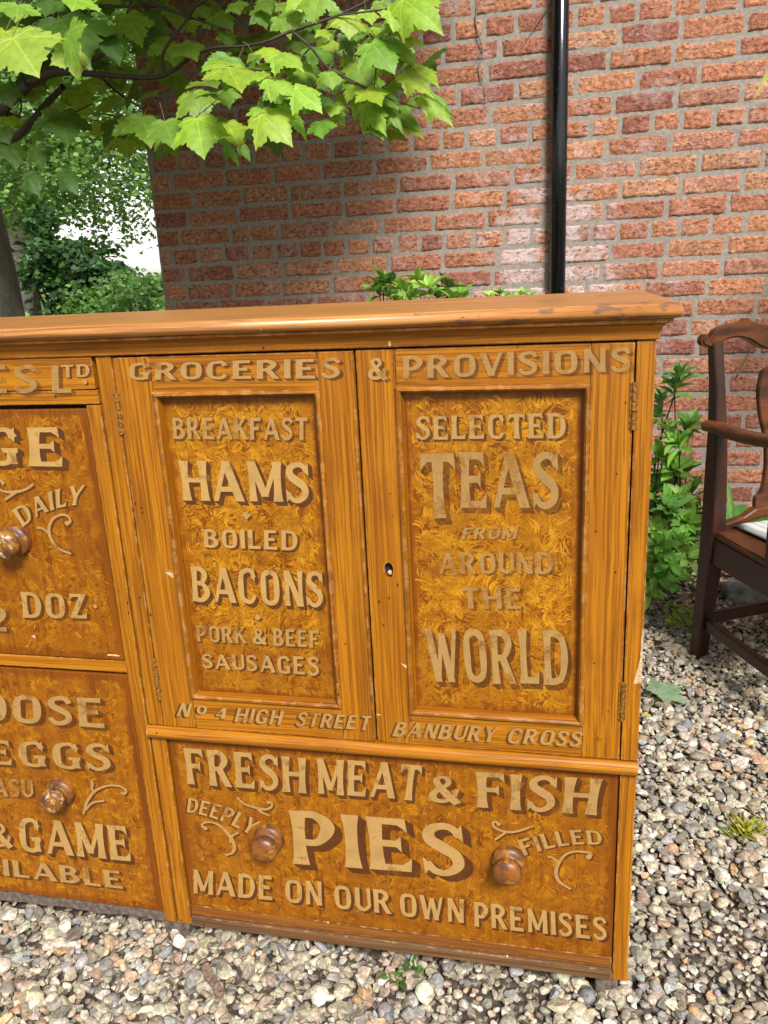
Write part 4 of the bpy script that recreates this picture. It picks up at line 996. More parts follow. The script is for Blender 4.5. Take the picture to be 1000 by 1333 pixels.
for k, (bv, bf, smf) in enumerate(SHAPES):
    ids = np.where(sh_i == k)[0]
    if not len(ids): continue
    S_ = np.stack([st[ids, 3], st[ids, 3] * el[ids], st[ids, 3] * fl[ids]], 1)
    P = bv[None] * S_[:, None, :]
    cy, sy = np.cos(yaw[ids])[:, None], np.sin(yaw[ids])[:, None]
    x = P[..., 0] * cy - P[..., 1] * sy; y = P[..., 0] * sy + P[..., 1] * cy; z = P[..., 2]
    ct, stn = np.cos(tl[ids])[:, None], np.sin(tl[ids])[:, None]; cd, sd = np.cos(tdir[ids])[:, None], np.sin(tdir[ids])[:, None]
    u = x * cd + y * sd; w = -x * sd + y * cd; u2 = u * ct - z * stn; z2 = u * stn + z * ct
    x, y = u2 * cd - w * sd, u2 * sd + w * cd
    P = np.stack([x + st[ids, 0][:, None], y + st[ids, 1][:, None], z2 + st[ids, 2][:, None]], -1).reshape(-1, 3)
    nb = len(bv); Ff = (bf[None] + (np.arange(len(ids)) * nb)[:, None, None]).reshape(-1, 3) + n0
    Vs.append(P); Fs.append(Ff); Cs.append(np.repeat(cols[ids], nb, axis=0)); Sm.append(np.full(len(Ff), smf)); n0 += len(P)
def m_stone():
    t = NT('flint gravel'); c = t.coord(); base = t.attr(); n = t.noise(c, 130.0, 4, .7); n2 = t.noise(c, 420.0, 3, .65); n3 = t.noise(t.mapping(c, loc=(4, 1, 2)), 55.0, 3)
    col = t.mix(t.ramp(n, .36, .66), t.mix(1.0, base, (.60, .57, .52), 'MULTIPLY'), t.mix(1.0, base, (1.18, 1.18, 1.16), 'MULTIPLY'))
    col = t.mix(t.math('MULTIPLY', t.ramp(n2, .56, .66), .5), col, (.10, .085, .07))
    col = t.mix(t.math('MULTIPLY', t.ramp(n3, .60, .70), .35), col, (.17, .165, .07))
    return t.done(t.bsdf(col, .62, t.bump(n2, .35, .0015), .4))
tag(from_np('gravel', np.vstack(Vs), np.vstack(Fs), [m_stone()], None, origin=(0, 0, 0), col=np.vstack(Cs), smooth=np.concatenate(Sm)), kind='stuff', label='loose flint gravel and pebbles of grey, tan and white covering the yard', cat='gravel')

# bark and dead leaves on the bed under the wall
def flakes(n, gen, size, pal, mat, name, label):
    V, F, C_ = [], [], []
    for i in range(n):
        x, y = gen()
        if in_counter(x, y, .02): continue
        z = gz_at(x, y) + (random.uniform(.002, .02) if y > 1.6 else random.uniform(.016, .026)); s = random.uniform(*size); w = s * random.uniform(.3, .8)
        e = Euler((random.gauss(0, .35), random.gauss(0, .35), random.uniform(0, 6.28))).to_matrix(); cu = random.uniform(-.3, .3) * s
        q = [(-s, 0, 0), (-s * .4, -w, cu), (s * .5, -w * .8, cu), (s, 0, 0), (s * .5, w * .8, cu), (-s * .4, w, cu)]
        b = len(V); V += [tuple(e @ Vector(p) + Vector((x, y, z))) for p in q]; F += [(b, b + 1, b + 2, b + 3), (b, b + 3, b + 4, b + 5)]
        col = np.array(random.choice(pal)) * random.uniform(.7, 1.2); C_ += [col] * 6
    return tag(from_np(name, np.array(V), F, [mat], None, origin=(0, 0, 0), col=np.array(C_)), kind='stuff', label=label, cat='leaf litter')
t = NT('dead leaf'); M_LITTER = t.done(t.bsdf(t.mix(t.ramp(t.noise(t.coord(), 90.0, 3), .3, .7), t.mix(1.0, t.attr(), (.6, .6, .6), 'MULTIPLY'), t.attr()), .8, None, .25))
BP = [(.17, .085, .042), (.22, .12, .065), (.12, .06, .035), (.28, .18, .11), (.09, .05, .033), (.20, .09, .055)]
flakes(5200, lambda: (random.uniform(-1.8, 1.9), 2.46 - abs(random.gauss(0, .42))), (.008, .028), BP, M_LITTER, 'leaf_litter', 'brown dead leaves and bark chips lying on the bed along the wall foot')
flakes(190, lambda: (random.uniform(-1.4, .9), random.uniform(-.5, 1.5)) if random.random() < .5 else (random.uniform(.03, .7), random.uniform(0, 1.6)), (.005, .013), [(.12, .085, .055), (.19, .14, .09), (.08, .055, .04), (.22, .12, .06)], M_LITTER, 'dead_leaf_scraps', 'scraps of dead leaf and twig scattered over the gravel')

# ------------------------------------------------------------------ wooden armchair
CH0 = Vector((.307, 1.283, 0)); CR = Vector((.877, .482, 0)).normalized(); CF = Vector((.482, -.877, 0)).normalized()
CC = CH0 + CR * .25
def cl(x, y, z): return CC + CR * x + CF * y + Vector((0, 0, z))
chair = empty('armchair', CC[:], 'dark polished wooden armchair with shaped splat back, standing on the gravel at the right edge', 'chair')
def m_mahog(name, hi, lo, sc=(40, 40, 5)):
    t = NT(name); c = t.coord(); n = t.noise(t.mapping(c, sc), 1.0, 4, .6); n2 = t.noise(c, 9.0, 4, .6); n3 = t.noise(c, 90.0, 3)
    col = t.mix(t.ramp(n, .35, .7), hi, lo); col = t.mix(t.math('MULTIPLY', t.ramp(n2, .5, .7), .6), col, (.02, .007, .005))
    return t.done(t.bsdf(col, t.math('ADD', .30, t.math('MULTIPLY', n3, .12)), t.bump(n3, .06, .001), .35))
M_DARKW = m_mahog('dark mahogany', (.034, .0095, .004), (.012, .004, .003)); M_REDW = m_mahog('worn red mahogany', (.105, .031, .009), (.036, .012, .005), (7, 7, 45))
def bar(bm, pts, w, d, ax=None, mi=0, bev=.004):
    """square-section member through local points; w across (CR), d along (CF) unless axes given; w,d may be lists"""
    rings = []; n = len(pts)
    for i, p in enumerate(pts):
        ww = w[i] if isinstance(w, (list, tuple)) else w; dd = d[i] if isinstance(d, (list, tuple)) else d
        a, b = ax if ax else (CR, CF); c = cl(*p); q = []
        for sx, sy in ((-1, -1), (1, -1), (1, 1), (-1, 1)):
            for k in (0, 1):
                ox, oy = sx * ww / 2, sy * dd / 2
                e = min(bev, ww * .3, dd * .3)
                if (k == 0) == (sx * sy > 0): ox -= sx * 0; oy -= sy * e
                else: ox -= sx * e
                q.append(c + a * ox + b * oy)
        ang = sorted(range(8), key=lambda j: math.atan2((q[j] - c).dot(b), (q[j] - c).dot(a)))
        rings.append([bm.verts.new(q[j]) for j in ang])
    for i in range(n - 1):
        for k in range(8):
            f = bm.faces.new((rings[i][k], rings[i][(k + 1) % 8], rings[i + 1][(k + 1) % 8], rings[i + 1][k])); f.material_index = mi
    bm.faces.new(rings[0][::-1]).material_index = mi; bm.faces.new(rings[-1]).material_index = mi
    bmesh.ops.recalc_face_normals(bm, faces=bm.faces)
Z3 = Vector((0, 0, 1))
for sx in (-1, 1):
    bm = bmesh.new()
    bar(bm, [(sx * .25, -.012, -.012), (sx * .25, -.004, .10), (sx * .25, .012, .30), (sx * .25, .016, .42), (sx * .25, .012, .56), (sx * .25, .006, .70), (sx * .25, -.010, .84), (sx * .25, -.028, .950)], [.040, .042, .048, .050, .046, .040, .033, .032], [.040, .044, .052, .052, .048, .042, .034, .032])
    from_bm('back_post', bm, [M_DARKW], chair)
    bm = bmesh.new(); bar(bm, [(sx * .30, .415, -.01), (sx * .30, .415, .20), (sx * .30, .415, .418)], [.038, .042, .046], [.038, .042, .046]); from_bm('front_leg', bm, [M_DARKW], chair)
    # arm: flat, rounded, sweeping outward
    path = catmull([(sx * .262, -.022, .722), (sx * .268, .03, .724), (sx * .282, .12, .722), (sx * .300, .22, .728), (sx * .325, .33, .742), (sx * .345, .42, .738), (sx * .350, .46, .715)], 4)
    bm = bmesh.new(); rings = []; N = 14
    for i, q in enumerate(path):
        t0, t1 = path[max(i - 1, 0)], path[min(i + 1, len(path) - 1)]; tg = (cl(*t1) - cl(*t0)).normalized(); sd = tg.cross(Z3).normalized(); up = sd.cross(tg)
        k = 1.0 if 0 < i < len(path) - 1 else .72; ww, hh = (.029 if i < 3 else .025) * k, .0165 * k
        rings.append([bm.verts.new(cl(*q) + sd * (ww * math.copysign(abs(math.cos(a)) ** .7, math.cos(a))) + up * (hh * math.copysign(abs(math.sin(a)) ** .7, math.sin(a)))) for a in [2 * math.pi * j / N for j in range(N)]])
    for a in range(len(rings) - 1):
        for j in range(N): bm.faces.new((rings[a][j], rings[a][(j + 1) % N], rings[a + 1][(j + 1) % N], rings[a + 1][j]))
    bm.faces.new(rings[0][::-1]); bm.faces.new(rings[-1]); bmesh.ops.recalc_face_normals(bm, faces=bm.faces)
    from_bm('arm', bm, [M_REDW], chair, smooth=True)
    bm = bmesh.new(); bar(bm, [(sx * .290, .30, .40), (sx * .302, .31, .50), (sx * .320, .33, .62), (sx * .327, .335, .73)], [.026, .03, .026, .03], [.04, .034, .03, .04]); from_bm('arm_support', bm, [M_DARKW], chair)
def flat_shape(name, outline, y, th, mat, lean=0.0, bev=.004):
    """outline in local (x,z), mirrored half given left to centre; extruded along CF"""
    bm = bmesh.new(); fr = [bm.verts.new(cl(x, y + lean * (z - .42) + th / 2, z)) for x, z in outline]; f = bm.faces.new(fr)
    r = bmesh.ops.extrude_face_region(bm, geom=[f]); vs = [v for v in r['geom'] if isinstance(v, bmesh.types.BMVert)]
    bmesh.ops.translate(bm, verts=vs, vec=-CF * th); bmesh.ops.recalc_face_normals(bm, faces=bm.faces)
    es = [e for e in bm.edges if len(e.link_faces) == 2 and e.calc_face_angle(0) > .8 and any(len(ff.verts) > 6 for ff in e.link_faces)]
    bmesh.ops.bevel(bm, geom=es, offset=bev, segments=2, affect='EDGES', clamp_overlap=True)
    return from_bm(name, bm, [mat], chair)
def mirror(l): return l + [(-x, z) for x, z in l[::-1]]
ear = [(-.281 + .018 * math.cos(a), .958 + .017 * math.sin(a)) for a in np.linspace(-2.2, -4.45, 8)]
top = [(-.272, .962), (-.255, .983), (-.235, .993), (-.205, .998), (-.175, 1.000), (-.155, 1.010), (-.140, 1.003), (-.110, .990), (-.06, .985), (0, .984)]
bot = [(0, .925), (-.07, .918), (-.105, .928), (-.145, .950), (-.180, .958), (-.210, .957), (-.232, .948), (-.240, .934), (-.262, .934)]
cr = catmull([(x, z) for x, z in top], 3)
half_top = ear + [tuple(q) for q in cr]; half_bot = [tuple(q) for q in catmull(bot, 3)]
full = half_top[:-1] + [(-x, z) for x, z in half_top[::-1]] + [(-x, z) for x, z in half_bot[::-1]][::-1][0:0] + [(-x, z) for x, z in half_bot[1:]][::-1] + half_bot
flat_shape('crest_rail', full, -.034, .030, M_REDW, 0.0, .006)
sp = catmull([(-.052, .928), (-.060, .88), (-.094, .862), (-.104, .83), (-.106, .79), (-.096, .73), (-.078, .67), (-.070, .60), (-.074, .54), (-.086, .505), (-.102, .495), (-.102, .455)], 3)
flat_shape('splat', mirror([tuple(q) for q in sp]), .004, .016, M_REDW, -.055, .002)
bm = bmesh.new(); bar(bm, [(-.226, .012, .418), (-.15, .010, .432), (-.11, .010, .452), (.11, .010, .452), (.15, .010, .432), (.226, .012, .418)], [.03] * 6, .03, (CF, Z3)); from_bm('back_rail', bm, [M_REDW], chair)
# seat board and its deep rails
bm = bmesh.new(); vs = []
for z in (.402, .421):
    vs.append([bm.verts.new(cl(*q, z)) for q in ((-.262, .030), (.262, .030), (.318, .440), (-.318, .440))])
bm.faces.new(vs[1]); bm.faces.new(vs[0][::-1])
for k in range(4): bm.faces.new((vs[0][k], vs[0][(k + 1) % 4], vs[1][(k + 1) % 4], vs[1][k]))
bmesh.ops.recalc_face_normals(bm, faces=bm.faces); bmesh.ops.bevel(bm, geom=bm.edges[:], offset=.004, segments=2, affect='EDGES'); from_bm('seat', bm, [M_REDW], chair)
for pa, pb in (((-.252, .030), (-.298, .41)), ((.252, .030), (.298, .41)), ((-.298, .412), (.298, .412)), ((-.225, .010), (.225, .010))):
    a, b = cl(*pa, .36), cl(*pb, .36); tg = (b - a).normalized(); sd = tg.cross(Z3)
    bm = bmesh.new(); bar(bm, [(*pa, .362), (*pb, .362)], .026, .079, (sd, Z3), 0, .003); from_bm('seat_rail', bm, [M_DARKW], chair)
for pa, pb, z in (((-.25, .02), (-.30, .40), .125), ((.25, .02), (.30, .40), .125), ((-.235, .0), (.235, .0), .135), ((-.28, .30), (.28, .30), .125)):
    a, b = cl(*pa, z), cl(*pb, z); sd = (b - a).normalized().cross(Z3)
    bm = bmesh.new(); bar(bm, [(*pa, z), (*pb, z)], .022, .036, (sd, Z3), 0, .003); from_bm('stretcher', bm, [M_DARKW], chair)
# striped pad lying on the seat
t = NT('striped ticking pad'); c = t.coord(); q = t.vmath('DOT_PRODUCT', c, tuple(CR)); s = t.math('SINE', t.math('MULTIPLY', q, 230.0)); wv = t.math('SINE', t.math('MULTIPLY', t.vmath('DOT_PRODUCT', c, tuple(CF)), 1500.0))
colr = t.mix(t.ramp(s, .35, .6), (.50, .47, .42), (.30, .34, .40)); colr = t.mix(t.math('MULTIPLY', t.ramp(wv, .2, .8), .3), colr, (.36, .32, .27))
M_PAD = t.done(t.bsdf(colr, .85, t.bump(wv, .4, .002), .2))
bm = bmesh.new(); NX, NY = 14, 14; g = {}
for s_ in (0, 1):
    for i in range(NX + 1):
        for j in range(NY + 1):
            u, v = i / NX, j / NY; e = min(u, 1 - u, v, 1 - v); th = .010 * min(1, (e / .08)) ** .5
            g[s_, i, j] = bm.verts.new(cl(-.206 + .375 * u + (v - .5) * -.02 * (1 - 2 * u), .034 + .33 * v, .4315 + (th if s_ else -th) + .0012 * math.sin(u * 23) * math.sin(v * 19)))
for s_ in (0, 1):
    for i in range(NX):
        for j in range(NY): bm.faces.new((g[s_, i, j], g[s_, i + 1, j], g[s_, i + 1, j + 1], g[s_, i, j + 1]))
bmesh.ops.remove_doubles(bm, verts=bm.verts, dist=.0002); bmesh.ops.recalc_face_normals(bm, faces=bm.faces)
tag(from_bm('seat_pad', bm, [M_PAD], None, origin=cl(0, .2, .42), smooth=True), 'thin pale striped cloth pad lying on the armchair seat', 'cushion')

# ------------------------------------------------------------------ leaves
def m_leaf(name, veins, trans=.45, rough=.42, sat=1.0):
    t = NT(name); base = t.attr(); c = t.coord(); n = t.noise(c, 60.0, 3)
    col = t.mix(t.ramp(n, .3, .7), t.mix(1.0, base, (.85, .85, .85), 'MULTIPLY'), t.mix(1.0, base, (1.12, 1.12, 1.1), 'MULTIPLY'))
    if veins:
        uv = t.sep(t.coord('UV')); x = t.math('ABSOLUTE', uv[0]); y = uv[1]
        d = None
        for a in (0.0, 1.0, 1.6):
            ca, sa = math.cos(a), math.sin(a)
            al = t.math('ADD', t.math('MULTIPLY', x, sa), t.math('MULTIPLY', y, ca)); pe = t.math('ABSOLUTE', t.math('SUBTRACT', t.math('MULTIPLY', x, ca), t.math('MULTIPLY', y, sa)))
            pe = t.math('ADD', pe, t.math('MULTIPLY', t.math('LESS_THAN', al, 0.0), 9.0))
            # side veins leaving each main vein at a slant
            sv = t.math('ABSOLUTE', t.math('SINE', t.math('MULTIPLY', t.math('SUBTRACT', al, t.math('MULTIPLY', pe, .8)), 24.0)))
            sv = t.math('MULTIPLY', t.ramp(sv, .16, .02), t.math('LESS_THAN', pe, .17))
            m = t.math('MAXIMUM', t.ramp(pe, .017, .004), t.math('MULTIPLY', sv, .35))
            d = m if d is None else t.math('MAXIMUM', d, m)
        col = t.mix(t.math('MULTIPLY', d, .5), col, t.mix(1.0, base, (2.2, 1.7, 2.2), 'MULTIPLY'))
    b = t.bsdf(col, rough, None, .4); tr = t.n('ShaderNodeBsdfTranslucent'); t.set(tr.inputs['Color'], t.mix(1.0, col, (1.5, 1.35, .7), 'MULTIPLY'))
    mx = t.n('ShaderNodeMixShader'); mx.inputs[0].default_value = trans; t.t.links.new(b.outputs[0], mx.inputs[1]); t.t.links.new(tr.outputs[0], mx.inputs[2])
    return t.done(mx)
def palmate(curl, fold, teeth):
    half = [(0, .0), (.10, -.07), (.23, -.10), (.35, -.11), (.40, -.04), (.51, .0), (.47, .08), (.49, .14), (.41, .17), (.50, .20), (.58, .22), (.60, .31), (.68, .34), (.69, .42), (.78, .50), (.66, .53), (.63, .60), (.53, .585), (.46, .64), (.34, .565), (.34, .65), (.38, .71), (.30, .755), (.28, .83), (.19, .86), (.15, .93), (.07, .97), (.0, 1.07)]
    out = half + [(-x, y) for x, y in half[1:-1]][::-1]
    out = [(x * (1 + random.uniform(-.05, .05)), y + random.uniform(-.02, .02)) if 0 < i < len(out) - 1 else (x, y) for i, (x, y) in enumerate(out)]
    inner = [(0, y) for y in (.15, .3, .45, .6, .75, .88)]
    for s in (-1, 1):
        inner += [(s * .17, .12), (s * .33, .25), (s * .48, .38), (s * .10, .34), (s * .12, .62), (s * .20, .30), (s * .15, .0), (s * .26, .05), (s * .3, .40), (s * .45, .48), (s * .5, .3), (s * .12, .20), (s * .1, .75), (s * .3, .12)]
    vs = [Vector(q) for q in out + inner]; r = delaunay_2d_cdt(vs, [], [list(range(len(out)))][::1] if True else [], 1, 1e-4)
    P = [(v.x, v.y) for v in r[0]]; V = []
    va = [0.0, 1.0, -1.0, 1.6, -1.6]
    for x, y in P:
        rr = math.hypot(x, y); an = math.atan2(x, y) if rr > 0 else 0
        dv = min(abs(an - a) for a in va) * rr
        z = fold * min(dv, .16) - curl * rr * rr - .06 * abs(x) * teeth
        V.append((x, y, z + .015 * math.sin(x * 17 + y * 11)))
    return np.array(V), np.array([tuple(f) for f in r[2] if len(f) == 3]), np.array(P)
_o = [(0, 0)]
PAL = [palmate(.10, .30, .5), palmate(.22, .25, 1.2), palmate(.02, .40, .2), palmate(.34, .35, .8), palmate(.15, .5, 1.6)]
LC = [(.055, .115, .014), (.125, .235, .022), (.215, .345, .032), (.24, .36, .035)]
LW = [1.0]
def leaf_mesh(items, templates):
    """items: (base, tip, normal, width factor, colour) -> arrays"""
    V, F, C_, U = [], [], [], []; n0 = 0
    for B, T, Nn, w, col in items:
        B, T, Nn = Vector(B), Vector(T), Vector(Nn); y = T - B; L = y.length
        if L < 1e-4: continue
        y /= L; x = y.cross(Nn); x.normalize(); z = x.cross(y)
        tv, tf, tp = random.choice(templates)
        M = np.array([x[:], y[:], z[:]]); w = w * LW[0]
        V.append((tv * np.array([L * w, L, L])) @ M + np.array(B[:])); F.append(tf + n0); n0 += len(tv)
        C_.append(np.tile(np.array(col), (len(tv), 1))); U.append(tp)
    return np.vstack(V), np.vstack(F), np.vstack(C_), np.vstack(U)
def leafcol(k, j=.14):
    b = np.array(LC[k]) * random.uniform(1 - j, 1 + j); return tuple(b * np.array([random.uniform(.85, 1.15), 1, random.uniform(.8, 1.2)]))

LEAVES = [
(-1.349,0.750,1.732,-1.268,0.699,1.641,0.17,-0.79,0.59,1.25,2),
(-1.398,0.800,1.761,-1.417,0.735,1.677,0.01,-0.80,0.60,1.25,2),
(-1.419,0.900,1.843,-1.406,0.857,1.794,0.35,-0.65,0.67,1.40,2),
(-1.287,0.950,1.862,-1.282,0.905,1.817,0.48,-0.59,0.65,1.60,2),
(-1.490,1.200,1.892,-1.368,1.105,1.764,0.20,-0.68,0.70,1.10,0),
(-1.403,1.250,1.877,-1.320,1.194,1.782,0.40,-0.60,0.70,0.80,0),
(-1.390,1.400,1.945,-1.315,1.320,1.843,0.15,-0.72,0.67,0.75,1),
(-1.584,1.300,1.926,-1.589,1.256,1.886,0.03,-0.68,0.73,1.20,1),
(-1.592,1.300,1.683,-1.531,1.213,1.572,0.45,-0.57,0.69,0.90,0),
(-1.669,1.350,1.682,-1.660,1.311,1.634,0.47,-0.64,0.60,0.80,0),
(-1.762,1.400,1.612,-1.717,1.358,1.547,0.16,-0.77,0.62,0.80,0),
(-1.844,1.400,1.629,-1.802,1.350,1.555,0.56,-0.50,0.66,0.90,0),
(-1.806,1.900,1.764,-1.784,1.851,1.698,-0.19,-0.82,0.55,1.10,3),
(-1.618,1.700,1.673,-1.569,1.641,1.596,0.34,-0.63,0.70,1.00,2),
(-1.731,1.900,1.764,-1.681,1.860,1.697,0.53,-0.49,0.69,1.20,3),
(-1.922,2.000,1.891,-1.927,1.937,1.841,0.33,-0.60,0.73,1.40,3),
(-1.781,1.900,1.824,-1.736,1.869,1.783,-0.02,-0.80,0.59,1.40,2),
(-1.814,2.100,2.008,-1.811,2.049,1.952,-0.22,-0.73,0.65,1.20,3),
(-1.884,2.000,1.931,-1.853,1.967,1.884,0.12,-0.78,0.62,1.30,3),
(-1.556,1.200,1.507,-1.488,1.154,1.443,0.09,-0.76,0.65,0.55,0),
(-1.732,1.300,1.524,-1.683,1.254,1.464,0.08,-0.76,0.65,0.70,0),
(-1.381,1.350,1.659,-1.322,1.275,1.566,0.35,-0.61,0.72,1.00,1),
(-1.787,1.500,1.801,-1.782,1.459,1.751,0.01,-0.78,0.63,1.20,1),
(-1.739,1.400,1.991,-1.694,1.364,1.934,0.27,-0.71,0.65,1.20,0),
(-1.849,1.600,1.908,-1.809,1.576,1.850,0.54,-0.57,0.61,0.90,1),
(-1.838,1.400,1.788,-1.797,1.364,1.736,0.29,-0.66,0.69,1.10,0),
(-1.875,1.400,1.674,-1.835,1.371,1.635,0.10,-0.74,0.66,1.20,0),
(-1.569,1.600,2.045,-1.529,1.561,1.995,0.29,-0.63,0.72,1.20,1),
(-1.669,1.800,1.978,-1.626,1.758,1.920,0.16,-0.74,0.65,0.90,3),
(-1.772,2.100,1.921,-1.740,2.086,1.877,0.54,-0.60,0.59,1.20,3),
(-1.947,2.000,2.018,-1.906,1.973,1.978,0.28,-0.64,0.71,1.20,3),
(-1.976,1.900,1.840,-1.942,1.883,1.797,0.49,-0.61,0.62,1.20,3),
(-1.541,1.500,1.858,-1.560,1.460,1.831,0.32,-0.63,0.71,1.30,0),
(-1.495,1.600,1.853,-1.502,1.568,1.815,0.12,-0.77,0.63,1.10,1),
(-1.992,1.600,1.758,-1.954,1.564,1.709,0.34,-0.61,0.72,1.20,0),
(-1.514,1.000,1.883,-1.529,0.952,1.847,0.04,-0.60,0.80,1.30,2),
(-1.677,1.200,1.916,-1.628,1.172,1.881,0.03,-0.75,0.66,1.30,0),
(-1.962,2.000,1.843,-1.895,1.966,1.794,0.23,-0.62,0.75,1.20,3),
(-1.825,2.100,1.887,-1.841,2.064,1.856,0.26,-0.69,0.67,1.30,3),
(-1.330,1.300,1.647,-1.280,1.235,1.560,0.44,-0.57,0.69,1.00,1),
(-1.104,1.150,1.665,-1.049,1.101,1.606,0.14,-0.69,0.71,1.20,1),
(-1.107,1.150,1.667,-1.138,1.115,1.628,-0.04,-0.73,0.68,1.10,1),
(-1.052,1.050,1.586,-1.016,0.974,1.492,0.13,-0.75,0.65,1.00,2),
(-1.086,1.250,1.619,-1.036,1.214,1.561,0.42,-0.57,0.70,1.00,1),
(-1.022,1.150,1.544,-0.974,1.142,1.477,0.67,-0.52,0.54,0.45,1),
(-1.214,1.200,1.613,-1.165,1.137,1.536,0.26,-0.66,0.70,1.00,1),
(-0.917,0.950,1.672,-0.864,0.896,1.601,0.40,-0.55,0.73,1.20,2),
(-0.919,0.950,1.674,-0.979,0.981,1.714,0.28,-0.52,0.81,1.00,2),
(-0.813,0.980,1.694,-0.835,1.014,1.739,0.37,-0.64,0.67,1.00,2),
(-0.809,0.980,1.694,-0.720,0.941,1.655,0.07,-0.61,0.79,0.75,2),
(-0.822,0.950,1.637,-0.734,0.925,1.600,0.10,-0.69,0.72,0.70,3),
(-0.826,0.950,1.640,-0.871,0.974,1.660,0.08,-0.56,0.82,1.00,3),
(-0.754,0.950,1.611,-0.675,0.916,1.560,0.13,-0.72,0.68,0.80,3),
(-0.818,1.000,1.671,-0.777,1.005,1.665,0.21,-0.71,0.67,0.70,3),
(-0.843,0.950,1.562,-0.755,0.899,1.504,0.03,-0.73,0.68,0.95,2),
(-0.845,0.950,1.565,-0.871,0.967,1.591,0.24,-0.69,0.68,1.20,2),
(-0.815,1.050,1.595,-0.742,0.994,1.527,0.15,-0.68,0.72,0.40,2),
(-0.736,1.100,1.559,-0.723,1.063,1.515,0.01,-0.76,0.65,1.20,1),
(-0.881,1.150,1.665,-0.837,1.119,1.616,0.44,-0.53,0.72,0.80,1),
(-0.827,1.200,1.629,-0.781,1.174,1.600,0.13,-0.63,0.76,0.70,1),
(-1.201,1.350,1.838,-1.145,1.313,1.780,0.26,-0.68,0.68,1.00,1),
(-1.204,1.350,1.838,-1.221,1.327,1.821,0.12,-0.66,0.74,1.00,1),
(-0.851,1.350,1.827,-0.831,1.297,1.759,-0.03,-0.79,0.61,1.00,0),
(-0.823,1.250,1.717,-0.789,1.216,1.675,0.42,-0.51,0.75,1.40,1),
(-0.708,1.100,1.670,-0.688,1.071,1.631,0.30,-0.69,0.66,1.20,2),
(-0.676,0.950,1.800,-0.688,0.904,1.749,0.06,-0.75,0.66,1.30,2),
(-0.754,1.000,1.814,-0.731,0.978,1.787,0.07,-0.74,0.66,1.30,2),
(-0.858,1.200,1.832,-0.819,1.169,1.770,0.34,-0.73,0.59,0.80,1),
(-0.952,1.300,1.884,-0.916,1.282,1.844,0.40,-0.65,0.65,1.10,1),
(-1.099,1.400,1.916,-1.054,1.378,1.876,0.27,-0.67,0.69,1.10,1),
(-1.014,1.300,1.909,-0.992,1.275,1.872,0.09,-0.80,0.60,1.20,1),
(-1.088,1.400,1.867,-1.065,1.377,1.830,0.61,-0.45,0.65,1.20,1),
(-1.259,1.500,1.942,-1.253,1.465,1.903,0.22,-0.72,0.66,1.00,1),
(-1.177,1.500,1.924,-1.194,1.484,1.911,0.17,-0.72,0.67,1.20,2),
(-1.018,1.400,1.935,-1.026,1.371,1.910,0.18,-0.68,0.72,1.40,0),
(-0.934,1.300,1.909,-0.903,1.278,1.869,0.22,-0.77,0.60,1.10,1),
(-1.201,1.500,1.971,-1.164,1.475,1.936,0.22,-0.67,0.71,1.20,1),
(-1.068,1.250,1.776,-1.011,1.224,1.749,0.03,-0.69,0.73,1.00,1),
(-0.902,1.100,1.732,-0.881,1.078,1.705,0.05,-0.76,0.65,1.10,1),
(-0.866,1.250,1.880,-0.839,1.238,1.848,0.47,-0.62,0.63,1.20,1),
(-1.075,1.500,1.879,-1.045,1.473,1.841,0.33,-0.63,0.70,1.10,0),
(-0.911,1.300,1.749,-0.938,1.281,1.733,0.04,-0.65,0.76,1.20,0),
(-0.501,1.050,1.797,-0.404,0.967,1.729,-0.21,-0.76,0.62,0.75,2),
(-0.537,1.050,1.778,-0.447,1.037,1.723,0.30,-0.68,0.67,0.70,2),
(-0.530,1.100,1.770,-0.495,1.054,1.718,0.17,-0.68,0.71,1.20,3),
(-0.508,1.100,1.729,-0.450,1.079,1.702,0.06,-0.71,0.70,0.45,3),
(-0.557,1.100,1.726,-0.471,1.090,1.679,0.24,-0.75,0.61,0.75,2),
(-0.682,1.200,1.772,-0.656,1.164,1.712,0.29,-0.76,0.58,0.60,0),
(-0.582,1.050,1.713,-0.513,1.005,1.647,0.18,-0.71,0.68,1.10,1),
(-0.543,1.150,1.703,-0.483,1.132,1.674,0.19,-0.61,0.77,0.45,3),
(-0.501,1.150,1.674,-0.421,1.095,1.619,0.12,-0.62,0.78,0.60,3),
(-0.517,1.100,1.649,-0.429,1.054,1.590,0.01,-0.78,0.63,0.50,2),
(-0.472,1.100,1.593,-0.379,1.063,1.527,0.16,-0.75,0.64,0.38,2),
(-0.574,1.100,1.618,-0.523,1.094,1.570,0.48,-0.65,0.59,1.00,1),
(-0.601,1.050,1.612,-0.552,1.009,1.565,0.21,-0.62,0.76,1.00,2),
(-0.640,1.100,1.633,-0.663,1.076,1.601,-0.11,-0.75,0.65,1.10,2),
(-0.719,1.150,1.683,-0.695,1.115,1.639,0.06,-0.76,0.64,1.20,1),
(-0.617,1.100,1.590,-0.550,1.039,1.510,0.00,-0.80,0.61,0.55,2),
(-0.614,1.100,1.554,-0.561,1.056,1.496,0.11,-0.74,0.66,0.55,1),
(-0.569,1.120,1.581,-0.514,1.088,1.530,0.20,-0.71,0.67,0.50,1),
(-0.770,1.150,1.598,-0.808,1.145,1.610,0.30,-0.60,0.75,0.90,1),
(-0.772,1.300,1.819,-0.745,1.280,1.794,0.29,-0.57,0.77,1.30,2),
(-0.652,1.150,1.696,-0.597,1.087,1.624,0.07,-0.72,0.69,0.80,1),
(-0.653,1.200,1.796,-0.600,1.180,1.762,0.24,-0.63,0.74,0.60,1),
(-0.666,1.150,1.808,-0.616,1.117,1.782,-0.03,-0.66,0.75,0.60,3),
(-0.582,1.150,1.685,-0.556,1.138,1.661,0.30,-0.68,0.66,1.00,2),
